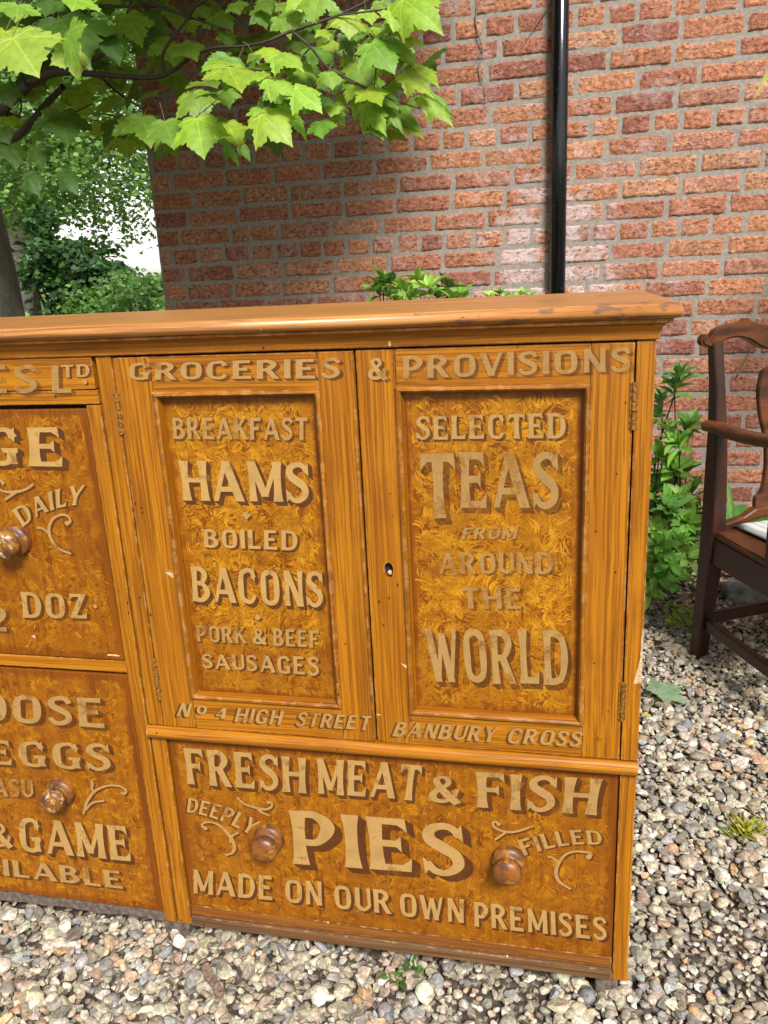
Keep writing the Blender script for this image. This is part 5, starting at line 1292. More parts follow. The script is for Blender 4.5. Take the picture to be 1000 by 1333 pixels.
(-0.607,1.200,1.787,-0.564,1.180,1.769,0.01,-0.67,0.74,0.60,2),
(-0.585,1.200,1.842,-0.566,1.175,1.802,0.24,-0.76,0.60,1.20,1),
(-0.835,1.300,1.890,-0.814,1.276,1.857,0.06,-0.79,0.61,1.30,1),
(-0.733,1.300,1.786,-0.758,1.251,1.751,0.22,-0.64,0.74,1.00,2),
(-0.672,1.300,1.771,-0.707,1.324,1.803,0.27,-0.59,0.76,0.90,2),
(-0.733,1.300,1.862,-0.701,1.286,1.829,0.27,-0.77,0.58,1.00,1),
(-0.814,1.400,1.868,-0.844,1.369,1.845,0.11,-0.66,0.74,1.20,1),
(-0.646,1.300,1.853,-0.622,1.272,1.813,0.39,-0.62,0.68,1.10,2),
(-0.523,1.200,1.714,-0.554,1.216,1.733,0.16,-0.62,0.77,0.80,3),
(-0.565,1.200,1.657,-0.551,1.173,1.623,-0.07,-0.80,0.60,1.00,2),
(-0.816,1.300,1.735,-0.830,1.253,1.695,0.14,-0.66,0.74,1.40,0),
(-0.786,1.300,1.700,-0.751,1.280,1.671,0.22,-0.67,0.71,1.00,0),
(-0.631,1.150,1.679,-0.612,1.122,1.642,0.19,-0.73,0.66,1.00,1),
(-0.501,1.150,1.799,-0.471,1.132,1.772,0.22,-0.70,0.68,0.70,2),
(-0.680,1.200,1.724,-0.649,1.166,1.680,0.16,-0.72,0.67,0.80,2),
(-0.711,1.200,1.635,-0.687,1.183,1.617,0.10,-0.67,0.74,0.80,2),
(-0.853,1.400,1.858,-0.820,1.371,1.824,0.16,-0.66,0.73,1.20,0),
]
BRANCHES = [
[-2.185,1.75,1.738,0.04,-2.005,1.6,1.761,0.034,-1.789,1.45,1.799,0.028,-1.652,1.4,1.816,0.022,-1.499,1.4,1.796,0.016,-1.364,1.42,1.779,0.013,-1.297,1.42,1.782,0.011,-1.212,1.4,1.809,0.008],
[-2.182,1.75,1.678,0.03,-1.948,1.6,1.689,0.025,-1.794,1.55,1.763,0.021,-1.693,1.5,1.798,0.018],
[-1.652,1.4,1.816,0.014,-1.621,1.38,1.901,0.016,-1.597,1.35,1.993,0.017,-1.59,1.35,2.109,0.018],
[-1.63,1.4,1.819,0.014,-1.517,1.45,1.861,0.013,-1.476,1.5,1.925,0.012,-1.457,1.55,2.005,0.009,-1.448,1.6,2.128,0.007],
[-1.302,1.42,1.784,0.008,-1.287,1.4,1.837,0.008,-1.203,1.38,1.9,0.008,-1.148,1.35,1.93,0.006,-1.022,1.3,1.956,0.005],
[-1.504,1.4,1.797,0.005,-1.513,1.5,1.771,0.005,-1.474,1.6,1.728,0.003],
[-1.224,1.4,1.81,0.005,-1.093,1.3,1.806,0.005,-0.961,1.2,1.777,0.004,-0.868,1.1,1.755,0.004,-0.795,1.1,1.773,0.005,-0.673,1.1,1.795,0.004,-0.554,1.1,1.832,0.003],
[-1.399,1.5,2.007,0.006,-1.314,1.45,1.973,0.006,-1.21,1.4,1.925,0.004,-1.053,1.35,1.858,0.003],
[-0.795,1.1,1.773,0.004,-0.748,1.1,1.731,0.004,-0.706,1.12,1.682,0.003,-0.595,1.1,1.619,0.0025,-0.534,1.1,1.645,0.002],
[-1.638,1.5,1.984,0.006,-1.555,1.5,2.003,0.006,-1.438,1.5,1.999,0.006,-1.335,1.5,1.986,0.005],
[-1.686,1.5,1.714,0.003,-1.713,1.7,1.783,0.003],
[-1.774,1.7,1.72,0.003,-1.76,1.8,1.749,0.002,-1.697,1.8,1.691,0.0015],
[-0.591,1.1,1.619,0.002,-0.581,1.1,1.681,0.002],
[-1.911,1.5,1.691,0.005,-1.853,1.5,1.751,0.004,-1.88,1.5,1.843,0.003],
[-0.961,1.2,1.777,0.003,-1.014,1.15,1.661,0.002,-1.066,1.06,1.586,0.0015],
[-0.748,1.1,1.731,0.003,-0.791,1.0,1.666,0.002,-0.913,0.96,1.673,0.0015],
[-0.673,1.1,1.795,0.003,-0.511,1.06,1.785,0.0025],
[-0.706,1.12,1.682,0.003,-0.566,1.1,1.605,0.002,-0.473,1.1,1.567,0.0015],
[-1.789,1.45,1.799,0.008,-1.584,1.1,1.778,0.006,-1.386,0.8,1.745,0.004],
]


syc = empty('sycamore_tree', (-2.37, 1.90, 0), 'young sycamore with smooth grey trunk and broad lobed leaves overhanging the wall at the left', 'tree')
t = NT('smooth grey green bark'); c = t.coord(); n = t.noise(t.mapping(c, (20, 20, 8)), 1.0, 5, .65); n2 = t.noise(c, 7.0, 3); sp_ = t.noise(c, 160.0, 3, .7)
colr = t.mix(t.ramp(n, .3, .7), (.055, .050, .036), (.125, .115, .085)); colr = t.mix(t.math('MULTIPLY', t.ramp(n2, .5, .7), .6), colr, (.06, .075, .03)); colr = t.mix(t.math('MULTIPLY', t.ramp(sp_, .62, .68), .5), colr, (.30, .30, .26))
M_BARK = t.done(t.bsdf(colr, .85, t.bump(n, .6, .006), .25))
t = NT('young branch bark'); c = t.coord(); n = t.noise(c, 70.0, 4)
M_BRANCH = t.done(t.bsdf(t.mix(n, (.030, .022, .016), (.075, .058, .040)), .8, t.bump(n, .5, .003), .25))
V, F = tube_np(catmull([(-2.36, 1.90, -.05, .150), (-2.365, 1.90, .15, .115), (-2.37, 1.90, .7, .103), (-2.38, 1.90, 1.3, .098), (-2.42, 1.88, 1.9, .085), (-2.50, 1.86, 2.6, .06), (-2.48, 1.80, 3.4, .03)], 6), 20)
from_np('trunk', V, F, [M_BARK], syc, smooth=True)
for i, b in enumerate(BRANCHES):
    pts = [(b[k], b[k + 1], b[k + 2], b[k + 3] * (.55 if b[k + 3] > .006 else .8)) for k in range(0, len(b), 4)]
    if i in (0, 1): pts = [(-2.37, 1.88, 1.60 - .1 * i, .032)] + pts
    V, F = tube_np(catmull(pts, 5), 8)
    from_np('branch', V, F, [M_BRANCH], syc, smooth=True)
for q in ([(-2.42, 1.88, 1.9, .04), (-2.0, 1.5, 2.35, .025), (-1.4, 1.2, 2.55, .014), (-.8, 1.0, 2.5, .006)], [(-2.45, 1.87, 2.1, .035), (-2.1, 1.2, 2.6, .02), (-1.8, .6, 2.7, .01)], [(-2.5, 1.86, 2.5, .03), (-1.9, 1.9, 2.9, .018), (-1.3, 1.8, 3.0, .008)], [(-2.45, 1.87, 2.0, .03), (-3.0, 1.6, 2.5, .02), (-3.5, 1.4, 2.7, .008)]):
    V, F = tube_np(catmull(q, 5), 8); from_np('branch', V, F, [M_BRANCH], syc, smooth=True)
EXTRA = []
items = [(Vector(l[0:3]), Vector(l[0:3]).lerp(Vector(l[3:6]), .90), Vector(l[6:9]), l[9], leafcol(int(l[10]))) for l in LEAVES]
stalks = []
for B, T, Nn, w, col in list(items):
    d = (B - T).normalized(); e = B + d * .05 + Vector((random.uniform(-.03, .03), .05, random.uniform(.0, .03)))
    stalks.append(tube_np([(*B, .0009), (*((B + e) / 2 + Vector((0, 0, .008))), .0009), (*e, .0012)], 4))
for B, T, Nn, w, col in list(items):      # a second leaf behind most of them
    for rep in range(random.choice([0, 1, 1, 2])):
        o = Vector((random.gauss(0, .045), random.uniform(.04, .25), random.uniform(-.01, .06))); d = (T - B); d = Matrix.Rotation(random.gauss(0, .5), 3, 'Y') @ d * random.uniform(.75, 1.05)
        n2 = (Nn + Vector((random.gauss(0, .3), random.gauss(0, .3), random.gauss(0, .2)))).normalized()
        items.append((B + o, B + o + d, n2, w * random.uniform(.8, 1.25), leafcol(random.choice([0, 1, 1, 2]))))
def rand_leaf(c, smin=.07, smax=.12, k=None, droop=.5):
    a = random.uniform(0, 6.28); d = Vector((math.cos(a), math.sin(a), -droop + random.gauss(0, .3))).normalized(); s = random.uniform(smin, smax)
    nrm = Vector((random.gauss(0, .35), random.gauss(-.2, .35), 1.0)).normalized()
    return (c, c + d * s, nrm, random.uniform(.8, 1.2), leafcol(random.choice([0, 1, 1, 2]) if k is None else k))
for i in range(80):      # inner foliage round the limbs seen in the picture
    items.append(rand_leaf(Vector((random.uniform(-2.5, -1.05), random.uniform(1.35, 2.1), random.uniform(1.78, 2.3)))))
for i in range(2800):     # crown above the picture, massed so that it shades the wall
    r = random.random() ** .5; a = random.uniform(0, 6.28)
    x, y = -1.50 + 1.20 * r * math.cos(a), 1.55 + .85 * r * math.sin(a); z = 2.32 + random.random() * 1.0 * (1.1 - r * .35)
    if y > 2.38: continue
    items.append(rand_leaf(Vector((x, y, z)), .08, .13))
for i in range(1300):  # unseen leaves added at front left to keep sky light off the wall
    items.append(rand_leaf(Vector((random.uniform(-3.3, -1.6), random.uniform(.1, 1.5), random.uniform(2.35, 3.3))), .09, .13))
for i in range(320):
    r = random.random() ** .5; a = random.uniform(0, 6.28)
    items.append(rand_leaf(Vector((-3.0 + .8 * r * math.cos(a), 1.7 + .8 * r * math.sin(a), random.uniform(2.0, 3.2)))))
LW[0] = .92
V, F, C_, U = leaf_mesh(items, PAL); LW[0] = 1.0
M_SYC = m_leaf('sycamore leaf', True, .42, .52)
V2, F2 = join_np(stalks); F2 = np.array(F2); F2 = np.vstack([F2[:, [0, 1, 2]], F2[:, [0, 2, 3]]]) + len(V)
t = NT('leaf stalk'); M_STALK = t.done(t.bsdf((.16, .13, .04), .5))
from_np('crown', np.vstack([V, V2]), np.vstack([F, F2]), [M_SYC, M_STALK], syc, col=np.vstack([C_, np.full((len(V2), 3), .1)]), uv=np.vstack([U, np.zeros((len(V2), 2))]), smooth=True, midx=[0] * len(F) + [1] * len(F2))

# ------------------------------------------------------------------ evergreen shrubs with whorled leaves
def lance(w, fold, curl):
    P = [(0, 0), (.6 * w, .18), (w, .45), (.8 * w, .72), (0, 1), (-.8 * w, .72), (-w, .45), (-.6 * w, .18), (0, .2), (0, .45), (0, .72)]
    F = [(0, 1, 8), (1, 2, 9), (1, 9, 8), (2, 3, 10), (2, 10, 9), (3, 4, 10), (0, 8, 7), (7, 9, 6), (7, 8, 9), (6, 10, 5), (6, 9, 10), (5, 10, 4)]
    V = np.array([(x, y, fold * abs(x) - curl * y * y) for x, y in P])
    Fx = [f if True else f for f in F]; return V, np.array(Fx), np.array(P)
LAN = [lance(.22, .5, .15), lance(.20, .7, .30), lance(.25, .35, .05), lance(.21, .6, -.05)]
M_SHR = m_leaf('glossy shrub leaf', False, .30, .32)
def shrub(name, label, base, tips, extra, leaf=(.056, .084), cat='shrub', group=None, cols=((.15, .31, .045), (.10, .23, .038), (.23, .37, .08), (.075, .17, .035))):
    root = empty(name, base, label, cat, group); B = Vector(base); st_, it = [], []
    for tp in list(tips) + list(extra):
        T = Vector(tp); mid = B.lerp(T, .55) + Vector((random.uniform(-.06, .06), random.uniform(-.05, .05), -.03))
        q0 = B + Vector((random.uniform(-.05, .05), random.uniform(-.04, .04), 0))
        st_.append(tube_np(catmull([(*q0, .006), (*mid, .004), (*T, .002)], 5), 6))
        ax = (T - mid).normalized(); ax = (ax + Vector((random.gauss(0, .3), random.gauss(-.25, .3), .5))).normalized()
        k = random.choice(cols)
        for ring, (nl, spread, s) in enumerate(((random.randint(5, 7), 1.0, 1.0), (random.randint(3, 4), .45, .7), (random.randint(2, 4), 1.35, .95))):
            ph = random.uniform(0, 6.28); o = ax.orthogonal().normalized(); o2 = ax.cross(o)
            for i in range(nl):
                a = ph + 6.283 * i / nl + random.uniform(-.25, .25); d = o * math.cos(a) + o2 * math.sin(a); sp2 = spread + random.uniform(-.2, .2)
                dr = (ax * math.cos(sp2) + d * math.sin(sp2)).normalized(); L = random.uniform(*leaf) * s; bpt = T - ax * (.018 if ring == 2 else 0)
                nn = (ax * math.sin(sp2) - d * math.cos(sp2)).normalized(); c2 = np.array(k) * random.uniform(.8, 1.25) * (1.25 if ring == 1 else 1)
                it.append((bpt, bpt + dr * L, nn, random.uniform(.85, 1.2), tuple(c2)))
    V, F = join_np(st_); from_np('stems', V, F, [M_BRANCH], root, smooth=True)
    V, F, C_, U = leaf_mesh(it, LAN); from_np('foliage', V, F, [M_SHR], root, col=C_, uv=U, smooth=False)
    return root
SHRUB_R = [(0.257, 1.7, 0.806), (0.245, 1.72, 0.761), (0.223, 1.85, 0.702), (0.279, 1.66, 0.646), (0.255, 1.62, 0.598), (0.231, 1.75, 0.618), (0.19, 1.8, 0.649), (0.204, 1.7, 0.544), (0.249, 1.68, 0.496), (0.19, 1.7, 0.415), (0.272, 1.65, 0.398), (0.327, 1.75, 0.397), (0.231, 1.6, 0.377), (0.296, 1.65, 0.323), (0.2, 1.62, 0.303), (0.258, 1.58, 0.274), (0.332, 1.72, 0.245), (0.19, 1.62, 0.232), (0.233, 1.55, 0.22), (0.305, 1.62, 0.207), (0.211, 1.55, 0.159), (0.262, 1.6, 0.147), (0.179, 1.55, 0.103), (0.346, 1.8, 0.322), (0.172, 1.75, 0.484), (0.189, 1.75, 0.318), (0.247, 1.8, 0.402), (0.321, 1.85, 0.446), (0.205, 1.5, 0.29), (0.161, 1.6, 0.172), (0.174, 1.68, 0.283), (0.157, 1.6, 0.087)]
SHRUB_A = [(-0.805, 2.016, 1.108), (-0.755, 1.993, 1.134), (-0.698, 1.935, 1.106), (-0.667, 2.117, 1.139), (-0.589, 1.902, 1.113), (-0.545, 2.026, 1.113), (-0.506, 2.125, 1.074), (-0.67, 1.92, 1.086), (-0.583, 2.039, 1.075), (-0.749, 2.054, 1.076), (-0.508, 1.91, 1.067), (-0.784, 1.995, 1.147)]
SHRUB_B = [(-0.399, 2.191, 1.062), (-0.359, 2.14, 1.076), (-0.325, 2.195, 1.064), (-0.275, 2.081, 1.072), (-0.247, 2.098, 1.062), (-0.34, 2.072, 1.056), (-0.296, 2.151, 1.047)]

ex = [(random.uniform(-.10, .36), random.uniform(1.6, 2.2), random.uniform(.12, .42)) for i in range(22)]
shrub('evergreen_shrub', 'leafy green shrub with pointed glossy leaves growing between the counter and the armchair', (.26, 1.86, .04), SHRUB_R, ex)
ex = [(random.uniform(-.95, -.45), random.uniform(1.9, 2.3), random.uniform(.25, 1.02)) for i in range(40)]
shrub('evergreen_shrub', 'green shoots of a shrub peeping over the middle of the counter top', (-.68, 2.12, .06), SHRUB_A, ex)
ex = [(random.uniform(-.42, -.12), random.uniform(2.0, 2.3), random.uniform(.25, .98)) for i in range(24)]
shrub('evergreen_shrub', 'low shoot tips just showing above the counter beside the foot of the downpipe', (-.27, 2.16, .08), SHRUB_B, ex, (.030, .045))
# broad weed leaves and a grass blade at the wall foot behind the chair
def blades(items, mat, name, label, cat, origin):
    V, F, C_, U = leaf_mesh(items, LAN); return tag(from_np(name, V, F, [mat], None, origin=origin, col=C_, uv=U), label, cat)
it = []
for i in range(16):
    a = random.uniform(0, 6.28); b = Vector((.56 + random.uniform(-.03, .10), 2.25 + random.uniform(-.05, .05), .10)); s = random.uniform(.10, .16)
    it.append((b, b + Vector((math.cos(a) * .8, math.sin(a) * .8 - .2, .55)).normalized() * s, Vector((0, -.6, 1)), 1.5, (.07 * random.uniform(.8, 1.3), .17, .03)))
it.append((Vector((.555, 2.2, .10)), Vector((.515, 2.2, .36)), Vector((.3, -1, .1)), .18, (.17, .30, .08)))
blades(it, M_SHR, 'weed', 'broad-leaved green weed with one tall grass blade at the wall foot behind the armchair', 'weed', (.58, 2.25, .09))
# mossy frond under the shrub
it = []
for i in range(46):
    a = random.uniform(0, 6.28); b = Vector((.272 + random.uniform(-.05, .05), 1.47 + random.uniform(-.05, .05), random.uniform(.01, .07))); s = random.uniform(.025, .05)
    it.append((b, b + Vector((math.cos(a), math.sin(a), .6)).normalized() * s, Vector((0, -.4, 1)), .9, (.19 * random.uniform(.7, 1.2), .23, .03)))
blades(it, M_SHR, 'moss_clump', 'yellow-green feathery moss clump at the foot of the shrub', 'moss', (.272, 1.47, 0))
# small weeds in the gravel
it = []
for cx, cy, n, r in ((-.385, -.030, 22, .028), (-.352, -.012, 20, .026)):
    for i in range(n):
        a = random.uniform(0, 6.28); b = Vector((cx + random.uniform(-r, r) * .6, cy + random.uniform(-r, r) * .6, random.uniform(.010, .022))); s = random.uniform(.012, .024)
        it.append((b, b + Vector((math.cos(a), math.sin(a), random.uniform(.2, .9))).normalized() * s, Vector((0, -.3, 1)), 1.0, (.060 * random.uniform(.6, 1.6), .135 * random.uniform(.6, 1.3), .025)))
blades(it, M_SHR, 'weed', 'small bright green weed sprouting in the gravel right in front of the counter', 'weed', (-.37, -.02, 0))
it = []
for i in range(130):
    a = random.uniform(0, 6.28); b = Vector((.272 + random.gauss(0, .012), .456 + random.gauss(0, .012), .008)); s = random.uniform(.020, .042)
    it.append((b, b + Vector((math.cos(a), math.sin(a), random.uniform(.4, 1.4))).normalized() * s, Vector((math.sin(a), math.cos(a), .3)), .28, (.34 * random.uniform(.7, 1.2), .33 * random.uniform(.8, 1.2), .04)))
blades(it, M_SHR, 'grass_tuft', 'little yellowish tuft of grass on the open gravel at the right', 'grass tuft', (.272, .456, 0))
def loose_leaf(loc, ang, size, col, name, label, tmpl, w=1.0, up=(0.1, -.1, 1)):
    b = Vector(loc); d = Vector((math.cos(ang), math.sin(ang), .05)).normalized()
    V, F, C_, U = leaf_mesh([(b, b + d * size, Vector(up), w, col)], tmpl)
    return tag(from_np(name, V, F, [M_SYC], None, origin=loc, col=C_, uv=U, smooth=True), label, 'fallen leaf')
loose_leaf((.150, .995, .028), .75, .085, (.20, .29, .17), 'fallen_leaf', 'single pale green lobed leaf fallen on the gravel near the chair foot', PAL[:1])
loose_leaf((.100, .880, .026), .2, .022, (.50, .40, .02), 'fallen_leaf', 'tiny bright yellow leaf on the gravel close to the counter end', LAN, 1.6)
# old bark piece and boulders
bm = bmesh.new(); box(bm, -.036, .034, -.0065, .0075, -.004, .004, .0015, 0)
bmesh.ops.subdivide_edges(bm, edges=bm.edges[:], cuts=2, use_grid_fill=True)
for v in bm.verts: v.co += Vector((0, 0, 1)) * mnoise.noise(v.co * 60) * .003 + Vector((0, mnoise.noise(v.co * 40) * .003, 0))
bmesh.ops.transform(bm, matrix=Matrix.Translation((-.692, -.098, .027)) @ Matrix.Rotation(-.75, 4, 'Z') @ Matrix.Rotation(.12, 4, 'Y'), verts=bm.verts)
tag(from_bm('wood_fragment', bm, [m_plain('old reddish bark', (.135, .085, .060), .85, 140, .6)], None, origin=(-.692, -.098, .02)), 'reddish brown splinter of old wood lying on the gravel in front of the counter', 'wood fragment')
t = NT('mossy grey boulder'); c = t.coord(); n = t.noise(c, 18.0, 5, .65); n2 = t.noise(c, 90.0, 4)
colr = t.mix(t.ramp(n, .3, .65), (.20, .195, .175), (.095, .09, .078)); colr = t.mix(t.math('MULTIPLY', t.ramp(n2, .52, .65), .5), colr, (.10, .11, .04))
M_ROCK = t.done(t.bsdf(colr, .9, t.bump(n2, .7, .006), .25))
def boulder(loc, r, seed, label):
    bm = bmesh.new(); bmesh.ops.create_icosphere(bm, subdivisions=4, radius=1.0)
    for v in bm.verts:
        p = v.co.copy(); k = 1 + .22 * mnoise.noise(p * 1.2 + Vector((seed, 0, 0))) + .09 * mnoise.noise(p * 3.1 + Vector((seed, 5, 0))) + .03 * mnoise.noise(p * 9)
        v.co = Vector((p.x * r[0], p.y * r[1], p.z * r[2])) * k + Vector(loc)
    tag(from_bm('boulder', bm, [M_ROCK], None, origin=loc, smooth=True), label, 'rock')
boulder((.535, 1.735, .035), (.095, .07, .058), 3.0, 'grey mossy boulder on the bed seen under the armchair seat')

# pale strap leaf reaching into the picture from a plant outside it
strap = empty('strap_leaf_plant', (.98, 1.72, 0), 'pale yellow-green strap-shaped leaf tip reaching in over the bricks at the right edge', 'plant')
V, F = tube_np(catmull([(.98, 1.72, -.02, .04), (.97, 1.72, .6, .032), (.98, 1.72, 1.35, .028)], 5), 12); from_np('trunk', V, F, [M_BRANCH], strap, smooth=True)
VV, FF, CCc = [], [], []
def strapleaf(pts, w):
    P = catmull(pts, 6); n = len(P)
    for i, q in enumerate(P):
        tg = Vector(P[min(i + 1, n - 1)]) - Vector(P[max(i - 1, 0)]); sd = tg.cross(Vector((.3, -.8, .5))).normalized(); k = w * min(1, (n - 1 - i) / n * 2.6 + .02)
        up = sd.cross(tg).normalized()
        for s in (-1, 0, 1): VV.append(tuple(Vector(q) + sd * k * s + up * (.35 * k * abs(s))))
        CCc.extend([np.array((.36, .37, .10)) * (1.0 + .1 * math.sin(len(VV)))] * 3)
    b = len(VV) - n * 3
    for i in range(n - 1):
        for s in (0, 1): a = b + i * 3 + s; FF.append((a, a + 1, a + 4, a + 3))
strapleaf([(.98, 1.72, 1.34), (.80, 1.68, 1.72), (.58, 1.62, 1.79), (.46, 1.60, 1.69), (.402, 1.60, 1.603)], .019)
for i in range(15):
    a = -1.6 + 3.2 * i / 14 if i < 15 else 0; L = random.uniform(.45, .65); dx, dy = math.cos(a), math.sin(a) * .6
    strapleaf([(.98, 1.72, 1.34), (.98 + dx * L * .4, 1.72 + dy * L * .4, 1.34 + L * .6), (.98 + dx * L * .8, 1.72 + dy * L * .8, 1.34 + L * .65), (.98 + dx * L, 1.72 + dy * L, 1.34 + L * .4)], .018)
from_np('foliage', np.array(VV), np.array(FF), [M_SHR], strap, col=np.array(CCc), smooth=True)

# ------------------------------------------------------------------ garden beyond the end of the wall
def leaf_cloud(pts, size, cols, vert=.3):
    n = len(pts); P = np.array(pts); a = rng.uniform(0, 2 * math.pi, n); dz = rng.normal(-.35, .4, n); d = np.stack([np.cos(a), np.sin(a), dz], 1); d /= np.linalg.norm(d, axis=1)[:, None]
    nr = rng.normal(size=(n, 3)); nr[:, 2] += .9; s = np.cross(d, nr); s /= np.linalg.norm(s, axis=1)[:, None] + 1e-9
    L = rng.uniform(size * .7, size * 1.3, n)[:, None]; w = L * rng.uniform(.28, .42, n)[:, None]; dn = np.cross(s, d) * L * .12
    V = np.stack([P, P + d * L * .5 + s * w - dn, P + d * L, P + d * L * .5 - s * w - dn], 1).reshape(-1, 3); F = np.arange(n * 4).reshape(n, 4)
    ci = rng.integers(0, len(cols), n); C_ = np.array(cols)[ci] * rng.uniform(.75, 1.25, (n, 1)); return V, F, np.repeat(C_, 4, axis=0)
M_FAR = m_leaf('small leaf', False, .45, .5)
t = NT('birch bark'); c = t.coord(); n = t.noise(t.mapping(c, (5, 5, 14)), 1.0, 5, .7); n2 = t.noise(t.mapping(c, (9, 9, 4)), 1.0, 4, .7)
M_BIRCH = t.done(t.bsdf(t.mix(t.ramp(n, .50, .58), t.mix(n2, (.36, .33, .29), (.20, .175, .15)), (.035, .03, .027)), .85, t.bump(n, .8, .02), .2))
birch = empty('birch_tree', (-7.75, 9.3, 0), 'tall silver birch with patchy bark and hanging light green foliage beyond the wall end', 'tree')
V, F = tube_np(catmull([(-7.72, 9.3, -.05, .26), (-7.62, 9.3, .8, .21), (-7.45, 9.3, 1.5, .19), (-7.27, 9.3, 2.2, .175), (-7.12, 9.3, 3.0, .15), (-6.95, 9.3, 4.2, .11), (-6.8, 9.3, 6.0, .05)], 6), 16); from_np('trunk', V, F, [M_BIRCH], birch, smooth=True)
for i in range(9):
    z = random.uniform(2.3, 5.2); a = random.uniform(-1.2, 1.2) + (math.pi if i % 4 == 3 else 0); L = random.uniform(1.0, 2.3)
    V, F = tube_np(catmull([(-7.25 + .15 * (z - 2.2), 9.3, z, .05), (-7.0 + L * .5 * math.cos(a), 9.3 + L * .5 * math.sin(a), z + .6, .03), (-6.9 + L * math.cos(a), 9.3 + L * math.sin(a), z + .5, .012)], 4), 6); from_np('branch', V, F, [M_BRANCH], birch, smooth=True)
pts = []
for i in range(1050):
    a = random.uniform(0, 6.28); r = random.random() ** .6 * 2.3; x, y = -6.75 + r * math.cos(a), 9.3 + r * math.sin(a) * .8; zt = random.uniform(2.4, 6.2) - r * .15; ln = random.uniform(.5, 1.7)
    lo = 1.92 + .35 * max(0, min(1, (x + 6.4))) + mnoise.noise(Vector((x * 1.7, y * .6, 2))) * .7
    sx, sy = random.gauss(0, .1), random.gauss(0, .1)
    for k in range(int(ln * 34)):
        s = k / (ln * 34); z = zt - s * ln
        if z < lo: break
        pts.append((x + sx * s + random.gauss(0, .05), y + sy * s + random.gauss(0, .05), z + random.gauss(0, .03)))
V, F, C_ = leaf_cloud(pts, .080, [(.14, .26, .065), (.17, .30, .08), (.10, .20, .05), (.20, .33, .10)]); from_np('crown', V, F, [M_FAR], birch, col=C_)
def bush(name, label, base, clumps, n, size, cols, cat, stems=5, group=None):
    root = empty(name, base, label, cat, group); pts = []; st_ = []
    for (cx, cy, cz, rx, ry, rz) in clumps:
        m = int(n / len(clumps))
        for i in range(m):
            d = Vector((random.gauss(0, 1), random.gauss(0, 1), random.gauss(0, 1))).normalized(); k = random.random() ** .33
            k *= 1 + .35 * mnoise.noise(d * 2.2 + Vector((cx * 3, cz * 5, 0)))
            pts.append((cx + d.x * rx * k, cy + d.y * ry * k, max(.03, cz + d.z * rz * k)))
        st_.append(tube_np(catmull([(*base, .03), ((base[0] + cx) / 2, (base[1] + cy) / 2 + .05, cz * .5, .02), (cx, cy, cz, .008)], 4), 6))
    V, F = join_np(st_); from_np('stems', V, F, [M_BRANCH], root, smooth=True)
    V, F, C_ = leaf_cloud(pts, size, cols); from_np('foliage', V, F, [M_FAR], root, col=C_); return root
def rc(x0, x1, y0, y1, z0, z1, r0, r1, n): return [(random.uniform(x0, x1), random.uniform(y0, y1), random.uniform(z0, z1), random.uniform(r0, r1), random.uniform(r0, r1), random.uniform(r0, r1) * .7) for i in range(n)]
bush('dark_shrub', 'dark evergreen shrub standing in front of the birch trunk', (-5.55, 7.2, 0), rc(-5.80, -5.10, 6.9, 7.5, .5, 1.60, .18, .34, 18) + [(-5.0, 7.1, 1.38, .3, .2, .08), (-5.55, 7.1, 1.85, .18, .2, .2), (-4.75, 7.1, 1.32, .22, .2, .06)], 5200, .085, [(.035, .085, .028), (.05, .12, .035), (.07, .15, .04), (.022, .055, .02)], 'shrub')
bush('feathery_shrub', 'light green feathery shrub below the sky gap, close to the end of the wall', (-4.45, 6.6, 0), rc(-5.0, -3.6, 6.3, 6.9, .4, 1.16, .2, .34, 24), 8000, .060, [(.09, .19, .05), (.12, .24, .06), (.07, .15, .035), (.15, .26, .07)], 'shrub')
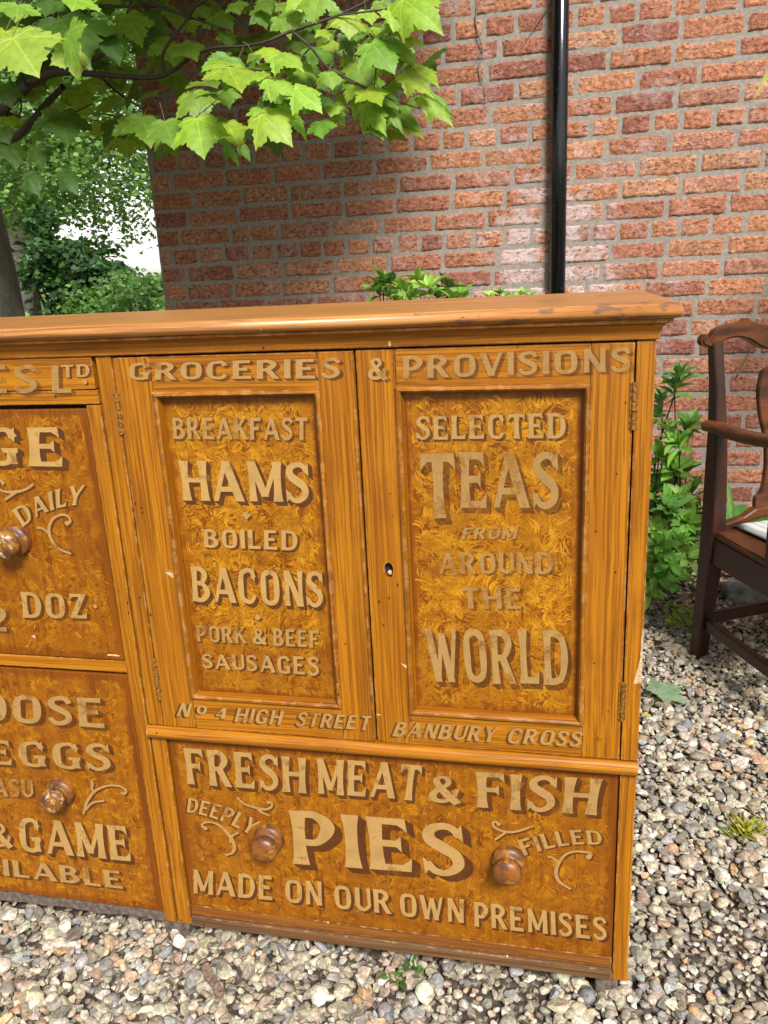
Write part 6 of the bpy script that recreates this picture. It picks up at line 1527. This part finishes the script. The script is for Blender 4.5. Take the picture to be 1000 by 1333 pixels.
bush('low_shrub', 'yellow-green low shrub at the foot of the sycamore trunk', (-4.55, 5.4, 0), rc(-5.1, -4.0, 5.2, 5.6, .3, .85, .15, .28, 12), 3000, .055, [(.13, .24, .05), (.09, .19, .04), (.17, .27, .06)], 'shrub')
bush('purple_shrub', 'small dark red-leaved shrub tight against the end of the brick wall', (-2.95, 4.4, 0), rc(-2.95, -2.66, 4.3, 4.6, .4, 1.10, .08, .12, 8), 600, .055, [(.06, .018, .025), (.10, .03, .035), (.05, .06, .02)], 'shrub')
for k, (x, y, h, r, lab) in enumerate(((-13.5, 15, 6.0, 2.2, 'broad green tree far off at the left behind the birch'), (-16.5, 22, 7.0, 3.0, 'distant rounded tree on the left beyond the garden'), (-10.7, 14.0, 6.2, 1.7, 'leafy tree standing directly behind the birch'))):
    root = empty('garden_tree', (x, y, 0), lab, 'tree', 'trees far beyond the garden')
    V, F = tube_np(catmull([(x, y, -.1, .22), (x + .1, y, h * .4, .16), (x, y, h * .8, .05)], 5), 10); from_np('trunk', V, F, [M_BRANCH], root, smooth=True)
    pts = []
    for (cx, cy, cz, rx, ry, rz) in rc(x - r * .7, x + r * .7, y - r * .6, y + r * .6, h * .25 if h > 3 else .4, h * .85, r * .3, r * .5, 16):
        for i in range(300):
            d = Vector((random.gauss(0, 1), random.gauss(0, 1), random.gauss(0, 1))).normalized() * random.random() ** .33; pts.append((cx + d.x * rx, cy + d.y * ry, cz + d.z * rz))
    V, F, C_ = leaf_cloud(pts, .14, [(.09, .18, .05), (.12, .22, .06), (.15, .26, .08)]); from_np('crown', V, F, [M_FAR], root, col=C_)
# low far hills
hx = np.linspace(-700, 500, 60); GV, GF = [], []
for j, yy in enumerate((380, 460, 620)):
    for x in hx: GV.append((x, yy, (0 if j == 0 else (5 + 4 * mnoise.noise(Vector((x * .006, j, 0)))) * (1 if j == 1 else 1.1)) - .5))
nx = len(hx); GF = [(r * nx + i, r * nx + i + 1, (r + 1) * nx + i + 1, (r + 1) * nx + i) for r in range(2) for i in range(nx - 1)]
tag(from_np('hills', np.array(GV), GF, [m_plain('far pasture', (.11, .16, .09), .95, .02, .3)], None, origin=(0, 0, 0), smooth=True), kind='structure')
